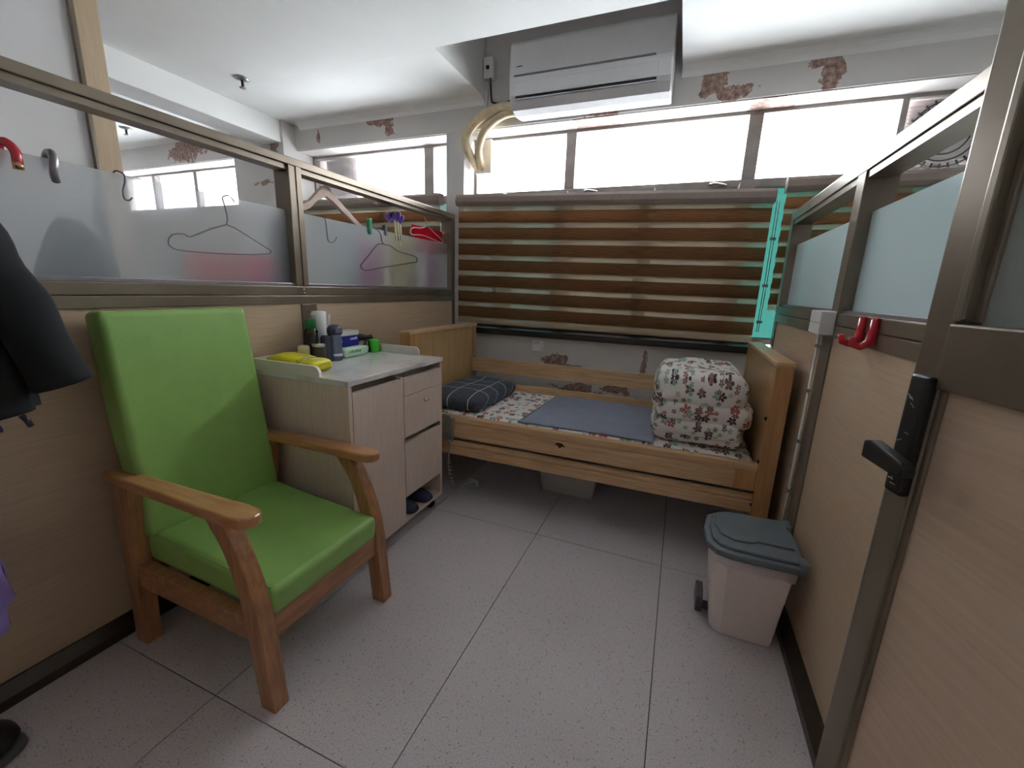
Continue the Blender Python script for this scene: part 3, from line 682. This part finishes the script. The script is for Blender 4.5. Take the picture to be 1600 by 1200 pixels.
box('door', (CX1_ - .018, 1.532, .205), (CX1_ + .002, CY1_ - t_ - .002, .480), 'cab', cb, .0015)
box('niche_top', (CX0_ + .05, 1.532, .200), (CX1_ - .002, CY1_ - t_, .206), 'cab', cb, 0)
tp = box('cabinet_top', (CX0_ - .0, CY0_ - .004, CZ - .022), (CX1_ + .006, CY1_ + .004, CZ), 'marble', cb, .002)
for (a, b) in ((CY0_ - .003, CY0_ + .010), (CY1_ - .010, CY1_ + .003)):
    pts = [(CX0_, CZ - .001), (CX0_, CZ + .042), (-1.29, CZ + .042), (-1.275, CZ + .036), (-1.265, CZ + .022), (-1.265, CZ - .001)]
    prism('raised_rim', pts, 'y', a, b, 'mould_white', cb, .002)
prism('raised_rim', [(CY0_ + .01, CZ - .001), (CY0_ + .01, CZ + .042), (CY1_ - .01, CZ + .042), (CY1_ - .01, CZ - .001)], 'x', CX0_, CX0_ + .012, 'mould_white', cb, .002)
for x, y in ((-1.18, 1.235), (-1.18, 1.815), (-1.58, 1.235), (-1.58, 1.815)):
    cs = box('castor', (x - .018, y - .018, .058), (x + .018, y + .018, .0705), 'dark', cb, .003)
    lathe('castor_wheel', [(.020, -.016), (.025, -.012), (.025, .012), (.020, .016)], (x, y, .025), 'dark', cs, 16, 'y'); lathe('hub', [(.010, -.018), (.010, .018)], (x, y, .025), 'grey_metal', cs, 10, 'y'); box('fork', (x - .006, y - .02, .02), (x + .006, y + .02, .06), 'dark', cs, .002)
# slippers in the niche
for y, lab in ((1.598, 'navy rubber slipper in the cabinet niche, beside the door edge'), (1.725, 'navy rubber slipper in the cabinet niche, beside the end panel')):
    t = thing('slipper', lab, 'slipper', (-1.25, y, .09), group='slippers in the cabinet niche')
    puff('sole', (-1.37, y - .045, .0895), (-1.115, y + .045, .115), 'slipper', t, e=(.6, .4), nu=28, nv=10)
    def up(u, v, y=y):
        a = math.pi * u; x = -1.215 + .10 * (1 - (1 - v) ** 1.5) if False else -1.24 + .125 * v; r = .045 * math.sqrt(max(.06, 1 - (max(0, v - .35) / .68) ** 2))
        return (x, y + r * math.cos(a), .105 + .052 * math.sin(a) * (1 - .55 * v)), (0, math.cos(a), math.sin(a))
    sheet('strap', up, 12, 8, 'slipper', t, .006)

# ------------------------------------------------------------------ things on the cabinet
z = CZ
t = thing('wipes_pack', 'crumpled yellow packet on the cabinet beside the green chair', 'packet', (-1.5, 1.27, z))
puff('wrapper', (-1.605, 1.208, z), (-1.41, 1.35, z + .062), 'wipes', t, e=(.5, .6), nu=30, nv=12, amp=.012, fr=14)
puff('wrapper_end', (-1.45, 1.215, z), (-1.33, 1.335, z + .055), 'wipes', t, e=(.45, .6), nu=24, nv=10, amp=.010, fr=16, seed=4)
for p in ([(-1.43, 1.213, z + .03), (-1.40, 1.24, z + .057), (-1.36, 1.25, z + .052)], [(-1.40, 1.205, z + .028), (-1.37, 1.24, z + .057), (-1.345, 1.28, z + .05)], [(-1.385, 1.25, z + .058), (-1.375, 1.275, z + .06), (-1.36, 1.27, z + .057)]): tube('print_line', p, .0022, 'wipes_white', t, 5)
t = thing('spice_bottle', 'clear bottle of dark contents with a green cap', 'bottle', (-1.565, 1.44, z))
lathe('body', [(.032, 0), (.034, .01), (.034, .085), (.028, .095), (.029, .14), (.024, .148), (.02, .155)], (-1.565, 1.44, z), 'bottle_glass', t)
lathe('contents', [(.028, .003), (.030, .01), (.030, .08), (.024, .09), (.024, .13)], (-1.565, 1.44, z), 'herb', t); lathe('cap', [(.023, .152), (.023, .19), (.021, .193)], (-1.565, 1.44, z), 'green_cap', t)
o = lathe('small_jar', [(.022, 0), (.024, .006), (.024, .075), (.02, .08)], (-1.545, 1.375, z), 'cream_label', None); tag(o, 'small cream labelled jar beside the green-capped bottle', 'jar')
t = thing('jar', 'low dark labelled jar next to the blue bottle', 'jar', (-1.515, 1.43, z))
lathe('body', [(.028, 0), (.03, .005), (.03, .07), (.026, .075)], (-1.507, 1.425, z), 'herb', t); lathe('lid', [(.031, .075), (.031, .088), (.029, .09)], (-1.507, 1.425, z), 'chrome', t)
t = thing('pump_bottle', 'tall white bottle with a side nozzle by the partition post', 'bottle', (-1.60, 1.525, z))
lathe('body', [(.034, 0), (.035, .006), (.035, .15), (.032, .155), (.032, .222), (.029, .225)], (-1.59, 1.515, z), 'white_plastic', t); tube('nozzle', [(-1.57, 1.545, z + .14), (-1.57, 1.556, z + .19), (-1.57, 1.560, z + .21)], .006, 'white_plastic', t); tube('spout', [(-1.59, 1.485, z + .212), (-1.59, 1.470, z + .210)], .006, 'white_plastic', t)
t = thing('drink_bottle', 'translucent slate blue water bottle with a dark lid', 'bottle', (-1.50, 1.50, z))
lathe('body', [(.027, 0), (.030, .006), (.030, .105), (.028, .12), (.022, .127)], (-1.495, 1.51, z), 'bottle_blue', t); lathe('grip', [(.0303, .022), (.0306, .027), (.0303, .034)], (-1.495, 1.51, z), 'print_white', t)
lathe('lid', [(.032, .122), (.035, .130), (.034, .152), (.024, .165), (.012, .169)], (-1.495, 1.51, z), 'bottle_navy', t); box('flip_cap', (-1.468, 1.485, z + .132), (-1.456, 1.518, z + .156), 'bottle_blue', t, .003)
lathe('side_body', [(.025, 0), (.027, .006), (.027, .112), (.020, .122)], (-1.50, 1.465, z), 'bottle_navy', t)
t = thing('tissue_box', 'royal blue tissue box with white print behind the mint packet', 'tissue box', (-1.58, 1.66, z))
box('carton', (-1.618, 1.565, z), (-1.555, 1.735, z + .100), 'box_blue', t, .002); box('white_top', (-1.619, 1.564, z + .098), (-1.554, 1.736, z + .122), 'white_plastic', t, .003)
bm = bmesh.new(); bm_tube(bm, [(-1.5545, 1.602 + .014 * math.cos(a), z + .072 + .014 * math.sin(a)) for a in [2 * math.pi * k / 20 for k in range(20)]], .0016, 5, True); link('ring_print', bm, 'print_white', t)
prism('leaf_print', [(1.602, z + .064), (1.608, z + .074), (1.602, z + .081), (1.597, z + .074)], 'x', -1.5555, -1.5535, 'print_white', t, 0)
for k in range(5): box('letter_print', (-1.5555, 1.672 + k * .0105, z + .076), (-1.5535, 1.680 + k * .0105, z + (.084, .087, .084, .090, .088)[k]), 'print_white', t, .001)
t = thing('wet_wipes', 'mint green soft packet in front of the blue tissue box', 'packet', (-1.52, 1.655, z))
puff('wrapper', (-1.548, 1.56, z), (-1.492, 1.74, z + .048), 'mint', t, e=(.2, .4), nu=36, nv=12, amp=.004, fr=20)
for k in range(8): box('letter_print', (-1.4925, 1.592 + k * .011, z + .022), (-1.4905, 1.600 + k * .011, z + .030 + .003 * (k % 3)), 'mint_ink', t, .0005)
t = thing('green_mug', 'bright green cup with a dark ring lying beside the mint packet', 'cup', (-1.53, 1.785, z))
lathe('cup', [(.026, 0), (.030, .006), (.033, .06), (.030, .066), (.022, .068)], (-1.525, 1.815, z), 'lime', t); bm = bmesh.new(); bm_tube(bm, [(-1.53 + .0, 1.768 + .020 * math.cos(a), z + .036 + .030 * math.sin(a)) for a in [2 * math.pi * k / 24 for k in range(24)]], .006, 6, True); link('ring', bm, 'dark', t, smooth=True)
o = tube('hair_brush', [(-1.60, 1.76, z + .062), (-1.60, 1.785, z + .078), (-1.598, 1.82, z + .072), (-1.595, 1.85, z + .066), (-1.59, 1.87, z + .07)], [.014, .020, .018, .014, .017], 'dark', None, 10); tag(o, 'dark brush handle lying on the cabinet rim behind the green cup', 'brush')

# ------------------------------------------------------------------ armchair
ch = thing('armchair', 'green leatherette armchair with honey wood arms and legs', 'chair', (-1.27, .90, 0))
def leg_front(y0, y1):
    cl = [(-.965, 0, .030), (-.975, .12, .030), (-.985, .24, .031), (-1.000, .34, .031), (-1.022, .42, .030), (-1.055, .50, .030), (-1.105, .575, .036)]
    pts = smooth_path([(a, b, w_) for a, b, w_ in cl], 3)
    L = [(p[0] + p[2] * .95, p[1]) for p in pts]; Rr = [(p[0] - p[2] * .95, p[1]) for p in pts]
    return prism('leg', L + Rr[::-1], 'y', y0, y1, 'chair_wood', ch, .005)
def leg_back(y0, y1):
    pts = [(-1.585, 0), (-1.528, 0), (-1.512, .25), (-1.500, .42), (-1.478, .575), (-1.56, .575), (-1.565, .42), (-1.57, .25)]
    return prism('leg', pts, 'y', y0, y1, 'chair_wood', ch, .004)
N0, N1, Fa, Fb = .642, .690, 1.115, 1.163
for a, b in ((N0, N1), (Fa, Fb)):
    leg_front(a, b); leg_back(a, b)
    y0, y1 = a - .012, b + .012
    out = [(-1.605, y0 + .012), (-1.60, y1 - .008), (-1.2, y1 - .004), (-1.03, y1 + .002), (-.985, y1 - .002), (-.965, y1 - .018), (-.960, (y0 + y1) / 2), (-.965, y0 + .018), (-.985, y0 + .002), (-1.03, y0 - .002), (-1.2, y0 + .004)]
    prism('armrest', out, 'z', .573, .606, 'chair_arm', ch, .009, seg=3)
    prism('side_apron', [(-1.53, .225), (-.985, .215), (-.985, .285), (-1.53, .305)], 'y', a + .006, b - .006, 'chair_apron', ch, .003)
box('front_apron', (-1.000, N1 - .01, .205), (-.968, Fa + .01, .285), 'chair_apron', ch, .003)
box('rear_apron', (-1.55, N1 - .01, .24), (-1.515, Fa + .01, .31), 'chair_apron', ch, .003)
# seat cushion : wedge with soft edges
def cushion(nm, outline, y0, y1, crown, mat='green'):
    """outline: (x,z) profile polygon; rounded, with stitched soft look"""
    bm = bmesh.new()
    A = [bm.verts.new((p[0], y0, p[1])) for p in outline]; B = [bm.verts.new((p[0], y1, p[1])) for p in outline]; n = len(outline)
    bm.faces.new(A); bm.faces.new(B[::-1])
    for i in range(n): bm.faces.new((A[i], B[i], B[(i + 1) % n], A[(i + 1) % n]))
    bm.normal_update()
    bmesh.ops.bevel(bm, geom=list(bm.edges), offset=.022, segments=4, affect='EDGES', profile=.55, clamp_overlap=True)
    return link(nm, bm, mat, ch, False, True)
def shade(o):
    # flat large faces with smooth rounds
    me = o.data
    for p in me.polygons: p.use_smooth = True
    m_ = o.modifiers.new('wn', 'WEIGHTED_NORMAL'); m_.weight = 100
sc_ = cushion('seat_cushion', [(-1.52, .30), (-.962, .275), (-.955, .365), (-1.46, .410), (-1.52, .41)], N1 - .004, Fa + .004, 0); shade(sc_)
bk = cushion('back_cushion', [(-1.525, .375), (-1.455, .395), (-1.548, 1.098), (-1.630, 1.092), (-1.60, .7)], N1 - .012, Fa + .012, 0); shade(bk)
for zz, dx in ((.372, 0),):
    tube('piping', [(-.972, N1 + .004, .368), (-1.2, N1 - .001, .386), (-1.45, N1 - .001, .404)], .0022, 'green', sc_, 5)
box('back_board', (-1.60, N1 + .02, .42), (-1.585, Fa - .02, .80), 'chair_apron', ch, .003)

# ------------------------------------------------------------------ waste bin
bn = thing('pedal_bin', 'pinkish white pedal bin with a slate grey lid by the right partition', 'bin', (.32, 1.60, 0))
bm = bmesh.new()
def ring(pts, zz): return [bm.verts.new((p[0], p[1], zz)) for p in pts]
def binsec(x0, x1, y0, y1, ch_):
    return [(x1, y0), (x1, y1), (x0 + ch_, y1), (x0 + ch_ * .3, y1 - ch_ * .35), (x0, y1 - ch_), (x0, y0 + ch_), (x0 + ch_ * .3, y0 + ch_ * .35), (x0 + ch_, y0)]
secs = [ring(binsec(.226, .418, 1.49, 1.71, .035), 0), ring(binsec(.224, .421, 1.487, 1.714, .037), .02), ring(binsec(.196, .442, 1.462, 1.74, .05), .32)]
bm.faces.new(secs[0][::-1]); bm.faces.new(secs[-1])
for a, b in zip(secs, secs[1:]):
    for i in range(8): bm.faces.new((a[i], a[(i + 1) % 8], b[(i + 1) % 8], b[i]))
bev(bm, .006, 2); link('bucket', bm, 'bin_body', bn)
bm = bmesh.new(); A = []
for k, zz in enumerate((.338, .318, .300, .285)):
    off = (.004, .006, .005, .003)[k]; s = binsec(.196 - off - (.32 - zz) * -.06, .442 + off, 1.462 - off - (.32 - zz) * -.06, 1.74 + off, .05); row = []
    for i in range(8):
        p, q = Vector(s[i]), Vector(s[(i + 1) % 8])
        for j in range(5):
            t_l = p.lerp(q, j / 5); n_ = noise.noise(Vector((t_l.x * 25, t_l.y * 25, k * .8)))
            row.append(bm.verts.new((t_l.x, t_l.y, zz + (n_ * .016 if k == 3 else n_ * .004))))
    A.append(row)
for a, b in zip(A, A[1:]):
    for i in range(40): bm.faces.new((a[i], b[i], b[(i + 1) % 40], a[(i + 1) % 40]))
link('bin_liner', bm, 'liner', bn, smooth=True)
ls = [(.468, 1.448), (.474, 1.60), (.468, 1.755), (.30, 1.762), (.235, 1.75), (.185, 1.70), (.170, 1.60), (.178, 1.50), (.205, 1.462), (.25, 1.448)]
lid = prism('lid', ls, 'z', .328, .352, 'bin_lid', bn, .005, seg=2)
def inset(k, cx=.33, cy=1.604): return [(cx + (x - cx) * k, cy + (y - cy) * k) for x, y in ls]
prism('lid_step', inset(.88), 'z', .350, .364, 'bin_lid', lid, .006)
prism('lid_panel', [(.45, 1.535), (.34, 1.535), (.32, 1.52), (.262, 1.515), (.225, 1.54), (.205, 1.60), (.212, 1.67), (.25, 1.72), (.45, 1.73)], 'z', .362, .372, 'bin_lid', lid, .005)
for a, b in ((1.45, 1.50), (1.705, 1.755)): box('hinge', (.448, a, .325), (.474, b, .368), 'bin_lid', lid, .008)
prism('pedal', [(1.55, .02), (1.55, .085), (1.575, .10), (1.625, .10), (1.65, .085), (1.65, .02)], 'x', .175, .198, 'bin_dark', bn, .004)
box('pedal_arm', (.19, 1.585, .012), (.25, 1.615, .03), 'bin_dark', bn, .002)

# ------------------------------------------------------------------ right partition fittings
t = thing('switch_box', 'white switch box on the middle rail of the right partition', 'switch', (XR, 1.80, 1.08))
prism('box_body', [(1.735, 1.082), (1.86, 1.082), (1.86, 1.163), (1.735, 1.163)], 'x', XR - .045, XR, 'white_plastic', t, .004)
box('cover_seam', (XR - .046, 1.737, 1.121), (XR - .0445, 1.858, 1.1225), 'ac_line', t, 0)
t = thing('conduit', 'thin white cable conduit running down the partition post to the floor', 'conduit', (XR, 1.835, .0))
tube('pipe', [(XR - .012, 1.838, 1.083), (XR - .012, 1.838, .06)], .005, 'white_plastic', t, 8)
for zz in (1.03, .86, .66, .45, .25): box('clip', (XR - .022, 1.827, zz), (XR, 1.851, zz + .012), 'steel', t, .002)
for y, lab in ((1.49, 'red plastic hook on the right partition rail, next to the white switch box'), (1.405, 'red plastic hook on the right partition rail, next to the door')):
    pts = [(XR - .003, y, 1.152), (XR - .006, y, 1.12), (XR - .010, y, 1.09), (XR - .028, y, 1.078), (XR - .045, y, 1.084), (XR - .050, y, 1.104)]
    t = thing('wall_hook', lab, 'hook', (XR, y, 1.08), group='red hooks on the right rail')
    tube('hook', pts, [.012, .012, .012, .010, .010, .009], 'red', t, 8); box('back_plate', (XR - .008, y - .014, 1.085), (XR, y + .014, 1.158), 'red', t, .003)

# ------------------------------------------------------------------ open door on the right (hinged at the front wall)
dr_ = thing('door_1', 'open bronze-framed door with cream panel, frosted glass and black handle', None, (.30, .72, 0), R(13), kind='structure')
def dbox(n, s0, s1, z0, z1, mat, x0=0, x1=.038, b=.003, par=dr_): return box(n, (x0, s0, z0), (x1, s1, z1), mat, par, b, True)
DW = -.80
dbox('stile', -.044, 0, .012, 2.03, 'bronze'); dbox('stile_edge', -.05, -.042, .012, 1.094, 'bronze', .004, .034)
dbox('stile', DW, DW + .045, .012, 2.03, 'bronze')
dbox('glazing_bead', -.054, -.040, 1.18, 1.985, 'bronze', -.002, .034, .003); dbox('glazing_bead', -.064, -.054, 1.18, 1.985, 'bronze', .010, .03, .002)
dbox('middle_rail', DW + .045, -.040, 1.095, 1.177, 'bronze', -.003, .038)
dbox('top_rail', DW + .045, -.044, 1.98, 2.03, 'bronze'); dbox('bottom_rail', DW + .045, -.05, .012, .09, 'bronze')
dbox('panel', DW + .045, -.048, .09, 1.095, 'door_panel', .010, .03, 0)
dbox('glass_pane', DW + .045, -.062, 1.177, 1.98, 'door_glass', .014, .020, 0)
hp = box('handle_plate', (-.014, -.046, .945), (.001, -.016, 1.11), 'dark', dr_, .006, True, 3)
tube('lever_neck', [(-.012, -.031, .992), (-.045, -.031, .996)], .009, 'dark', dr_, 10, local=True)
prism('lever', [(-.018, .990), (-.018, 1.014), (-.03, 1.018), (-.088, 1.008), (-.094, 1.000), (-.092, .990), (-.07, .988)], 'x', -.052, -.036, 'dark', dr_, .003, True)
rng = random.Random(3)
for k in range(9):
    s = -.042 + rng.random() * .016; zz = .955 + rng.random() * .14
    tube('worn_scratch', [(-.0145, s, zz), (-.0147, s + .004 + rng.random() * .006, zz + (rng.random() - .5) * .012)], .0007, 'grey_metal', dr_, 4, local=True)

# ------------------------------------------------------------------ things hanging on the left partition
GX = XL - .034      # room side of the frosted pane
def wall_item(name, lab, cat, pts, r, mat, sm=5, n=7, group=None):
    o = tube(name, pts, r, mat, None, n, sm=sm); return tag(o, lab, cat, group)
t = thing('over_glass_hook', 'red hook with a rose gold tip over the frosted pane above the black jacket', 'hook', (GX, .62, 1.45))
tube('bend', [(GX - .030, .612, 1.49), (GX - .012, .612, 1.526), (GX + .02, .615, 1.526), (GX + .035, .622, 1.505), (GX + .036, .622, 1.478)], .011, 'red', t, 8, sm=5); tube('tip', [(GX + .036, .622, 1.479), (GX + .036, .622, 1.462)], .0115, 'gold', t, 8)
wall_item('over_glass_hook', 'thick grey curved hook over the frosted pane beside the red hook', 'hook', [(GX - .025, .70, 1.49), (GX - .008, .70, 1.522), (GX + .018, .70, 1.525), (GX + .03, .697, 1.50), (GX + .028, .694, 1.468), (GX + .018, .70, 1.452)], .010, 'grey_metal', 6, 8)
wall_item('s_hook', 'thin grey wire s-hook hanging on the frosted pane', 'hook', [(GX - .012, .848, 1.502), (GX + .0, .852, 1.518), (GX + .012, .866, 1.512), (GX + .012, .868, 1.492), (GX + .012, .858, 1.462), (GX + .014, .858, 1.438), (GX + .016, .868, 1.434), (GX + .016, .878, 1.444)], .0028, 'wire')
hx = GX + .012
wall_item('wire_hanger', 'grey wire clothes hanger on the frosted pane above the green chair', 'hanger', [(hx, 1.225, 1.495), (hx, 1.205, 1.515), (hx - .01, 1.185, 1.508), (hx, 1.18, 1.485), (hx, 1.188, 1.44), (hx, 1.183, 1.41), (hx, 1.165, 1.400), (hx, 1.12, 1.382), (hx, 1.08, 1.362), (hx, 1.04, 1.345), (hx, 1.02, 1.352), (hx, .985, 1.345), (hx, .968, 1.322), (hx, .975, 1.303), (hx, 1.02, 1.294), (hx, 1.2, 1.298), (hx, 1.345, 1.312), (hx, 1.365, 1.325), (hx, 1.345, 1.337), (hx, 1.28, 1.368), (hx, 1.22, 1.396), (hx, 1.19, 1.405), (hx, 1.182, 1.412)], .0026, 'wire')
wall_item('wire_hook', 'dark wire hook on the second frosted pane beside the wooden hanger', 'hook', [(GX - .01, 1.69, 1.515), (hx, 1.685, 1.50), (hx, 1.69, 1.43), (hx, 1.695, 1.405), (hx, 1.72, 1.398), (hx, 1.742, 1.412), (hx, 1.752, 1.428)], .003, 'wire')
wall_item('thin_hanger', 'tilted violet grey wire hanger in front of the coloured towels', 'hanger', [(GX - .01, 2.05, 1.515), (hx, 2.075, 1.505), (hx, 2.10, 1.48), (hx, 2.105, 1.45), (hx, 2.13, 1.432), (hx, 2.18, 1.432), (hx, 2.26, 1.405), (hx, 2.42, 1.392), (hx, 2.46, 1.378), (hx, 2.455, 1.355), (hx, 2.40, 1.345), (hx, 2.15, 1.307), (hx, 1.97, 1.277), (hx, 1.925, 1.285), (hx, 1.925, 1.305), (hx, 1.99, 1.36), (hx, 2.06, 1.42), (hx, 2.105, 1.433), (hx, 2.13, 1.432)], .003, 'wire_dark')
def clip(y, z0, z1, mat, lab):
    t = thing('clothes_peg', lab, 'peg', (GX, y, z0), group='pegs on the frosted glass edge')
    for s in (-1, 1): prism('jaw', [(y - .008, z0), (y + .008, z0), (y + .010, z1), (y - .010, z1)], 'x', GX + .003 + s * .008 - .004 - .006, GX + .003 + s * .008 + .004 - .006, mat, t, .002)
    tube('spring', [(GX - .012, y, (z0 + z1) / 2 + .008), (GX + .008, y, (z0 + z1) / 2 + .008)], .005, 'chrome', t, 8)
clip(2.02, 1.475, 1.56, 'clip_green', 'green clothes peg on the frosted pane edge')
clip(2.155, 1.485, 1.545, 'wire', 'small pale grey peg beside the purple flower clip')
t = thing('flower_clip', 'purple heart-flower clip with ivory legs on the pane edge', 'clip', (GX + .01, 2.25, 1.47))
for xx, zz, k in ((-.040, 1.606, 1.0), (.006, 1.606, 1.25), (.042, 1.590, .85)):
    pts = [(GX + xx + k * .030 * math.sin(a) ** 3, zz + k * .032 * (.8125 * math.cos(a) - .3125 * math.cos(2 * a) - .125 * math.cos(3 * a) - .0625 * math.cos(4 * a))) for a in [2 * math.pi * j / 24 for j in range(24)]]
    prism('petal', pts, 'y', 2.245, 2.255, 'purple', t, .002); bm = bmesh.new(); bm_tube(bm, [(a, 2.248, b) for a, b in pts], .0035, 5, True); link('petal_edge', bm, 'lilac', t, smooth=True)
for yy in (2.235, 2.262, 2.285): tube('leg', [(GX + .009, yy, 1.585), (GX + .010, yy + .006, 1.53), (GX + .010, yy + .008, 1.47)], .006, 'clip_yellow', t, 6)
tube('hook_end', [(GX + .010, 2.27, 1.48), (GX + .012, 2.285, 1.455), (GX + .012, 2.28, 1.43)], .004, 'clip_yellow', t, 6)
# wooden hanger on the neighbour side
NX = XL - .075
t = thing('wooden_hanger', 'pale wooden clothes hanger behind the second frosted pane', 'hanger', (NX, 1.72, 1.5))
up = [(1.585, 1.555), (1.64, 1.585), (1.69, 1.635), (1.73, 1.672), (1.765, 1.672), (1.80, 1.64), (1.86, 1.60), (1.94, 1.55), (2.02, 1.507)]
lo_ = [(2.015, 1.485), (1.93, 1.525), (1.85, 1.568), (1.79, 1.605), (1.745, 1.622), (1.69, 1.595), (1.64, 1.55), (1.59, 1.525)]
prism('shoulder', up + lo_, 'x', NX - .012, NX + .010, 'hanger_wood', t, .004)
tube('hook', [(NX, 1.748, 1.665), (NX, 1.748, 1.71), (NX - .02, 1.755, 1.735), (NX, 1.74, 1.742)], .003, 'chrome', t, 6, sm=4)
# towels and clothes behind the glass
def towel(name, y0, y1, z0, z1, mat, lab, cat='towel', x=XL - .072, seed=0, group='towels behind the frosted glass', topdip=0):
    def fn(u, v):
        y = y0 + (y1 - y0) * u; zz = z1 + (z0 - z1) * v - topdip * math.sin(u * math.pi) * (1 - v)
        return (x + .008 * math.sin(u * 11 + seed) * (.3 + v), y, zz), (1, 0, 0)
    o = sheet(name, fn, 22, 8, mat, None, .006); return tag(o, lab, cat, group)
towel('hand_towel', 1.035, 1.30, 1.10, 1.297, 'towel_pink', 'salmon pink towel behind the frosted pane under the wire hanger', seed=1)
towel('hand_towel', 1.285, 1.40, 1.10, 1.302, 'towel_rose', 'bright rose towel behind the frosted pane, next to the salmon one', x=XL - .060, seed=2)
towel('hand_towel', 1.81, 1.94, 1.10, 1.485, 'towel_white', 'icy white towel behind the second frosted pane', seed=3)
towel('hand_towel', 1.93, 2.13, 1.10, 1.435, 'towel_mauve', 'mauve towel behind the tilted thin hanger', seed=4)
towel('hand_towel', 2.19, 2.46, 1.10, 1.50, 'towel_yellow', 'pale yellow towel behind the flower clip', seed=5)
towel('hand_towel', 2.60, 2.80, 1.10, 1.44, 'towel_mauve', 'mauve towel behind the red cloth', x=XL - .066, seed=6)
towel('red_cloth', 2.48, 2.86, 1.42, 1.598, 'red_cloth', 'scarlet cloth on a pale hanger above the frosted pane edge', 'cloth', x=XL - .075, seed=2, group=None)
wall_item('pink_hanger', 'pale pink wire hanger holding the scarlet cloth', 'hanger', [(XL - .065, 2.62, 1.66), (XL - .062, 2.64, 1.63), (XL - .062, 2.64, 1.61), (XL - .062, 2.57, 1.585), (XL - .062, 2.48, 1.575), (XL - .062, 2.45, 1.55), (XL - .062, 2.47, 1.53), (XL - .062, 2.6, 1.54), (XL - .062, 2.80, 1.52), (XL - .062, 2.86, 1.518), (XL - .062, 2.84, 1.54), (XL - .062, 2.73, 1.58), (XL - .062, 2.66, 1.61)], .004, 'pink_wire')
def drape(name, yc, z0, z1, w0, w1, mat, lab, cat, x):
    def fn(u, v):
        hw = w1 + (w0 - w1) * v ** .8
        return (x + .012 * math.sin(u * 14) * v, yc + (u - .5) * 2 * hw, z1 + (z0 - z1) * v), (1, 0, 0)
    return tag(sheet(name, fn, 24, 10, mat, None, .008), lab, cat)
drape('hung_garment', 1.44, 1.10, 1.47, .085, .012, 'cloth_grey', 'dark garment hanging behind the frosted pane beside the upright', 'garment', XL - .082)
drape('hung_garment', .74, 1.10, 1.36, .13, .03, 'cloth_grey', 'grey garment behind the frosted pane under the grey hook', 'garment', XL - .088)

# ------------------------------------------------------------------ jacket, bag and shoe at the left edge
jk = thing('jacket', 'black jacket hanging on the left partition', 'jacket', (-1.52, .33, .83))
def jbody(u, v):
    a = 2 * math.pi * u; zz = 1.47 + (.845 - 1.47) * v
    hw = .16 + .10 * min(1, v * 2.2) ** .7 + .035 * v; hd = .05 + .045 * math.sin(min(1, v * 1.6) * math.pi / 2)
    f = .010 * math.sin(a * 9 + v * 3) * v + .012 * noise.noise(Vector((a * 2, zz * 6, 1)))
    y = .225 + (hw + f) * math.cos(a); x = -1.535 + (hd + f) * math.sin(a)
    return (x, y, zz + (.02 * math.sin(a * 2 + 1) if v > .98 else 0)), (math.sin(a), math.cos(a), 0)
sheet('body', jbody, 64, 24, 'jacket', jk, .006)
sl = smooth_path([(-1.53, .33, 1.49), (-1.505, .405, 1.44), (-1.482, .447, 1.32), (-1.468, .482, 1.18), (-1.458, .515, 1.05), (-1.452, .545, .925)], 6)
bm = bmesh.new(); bm_tube(bm, sl, [.050 + .006 * (i / len(sl)) for i in range(len(sl))], 18)
for v in bm.verts: v.co += Vector((1, 1, 1)) * noise.noise(v.co * 11) * .010
link('sleeve', bm, 'jacket', jk, smooth=True)
bm = bmesh.new(); bm_tube(bm, smooth_path([(-1.445, .42, .842), (-1.445, .36, .836), (-1.45, .25, .832), (-1.46, .1, .832)], 5), .010, 8); link('lining_hem', bm, 'navy', jk, smooth=True)
tube('cord_stop', [(-1.44, .455, .865), (-1.436, .462, .85), (-1.436, .466, .835)], .007, 'dark', jk, 6)
tube('hanger_loop', [(-1.535, .22, 1.465), (-1.56, .22, 1.50), (-1.60, .23, 1.515), (GX - .01, .24, 1.525), (GX - .02, .24, 1.50)], .006, 'wire', jk, 6, sm=4)
bg_ = thing('carrier_bag', 'lavender plastic bag hanging low on the left partition', 'bag', (-1.56, .27, .25))
def bagf(u, v):
    a = 2 * math.pi * u; zz = .73 + (.315 - .73) * v; k = math.sin(min(1, .25 + v * 1.1) * math.pi / 2)
    f = .008 * noise.noise(Vector((a * 3, zz * 14, 0))); hw = (.145 * k + f) * (1 - .35 * max(0, v - .85) / .15)
    tail = .035 * max(0, v - .9) / .1 * max(0, math.cos(a)) ** 3
    return (-1.535 + (.075 * k + f) * math.sin(a), .248 + hw * math.cos(a) + tail, zz - .015 * max(0, v - .9) * 10 * max(0, math.cos(a))), (math.sin(a), math.cos(a), 0)
sheet('bag_body', bagf, 48, 20, 'bag', bg_, .003)
tube('handle', [(-1.53, .20, .70), (-1.58, .23, .75), (-1.62, .26, .78), (-1.645, .27, .79), (-1.62, .28, .78), (-1.58, .31, .75), (-1.53, .34, .70)], .008, 'bag', bg_, 6, sm=4)
tube('wall_hook', [(-1.665, .27, .81), (-1.65, .27, .78), (-1.635, .27, .79)], .006, 'white_plastic', bg_, 6, sm=3)
sh = thing('shoe', 'black shoe on the floor under the lavender bag', 'shoe', (-1.45, .24, 0))
puff('upper', (-1.535, .10, .004), (-1.425, .335, .10), 'shoe', sh, e=(.6, .7), nu=28, nv=14); puff('sole', (-1.54, .09, 0), (-1.42, .342, .028), 'bin_dark', sh, e=(.6, .4), nu=28, nv=8)
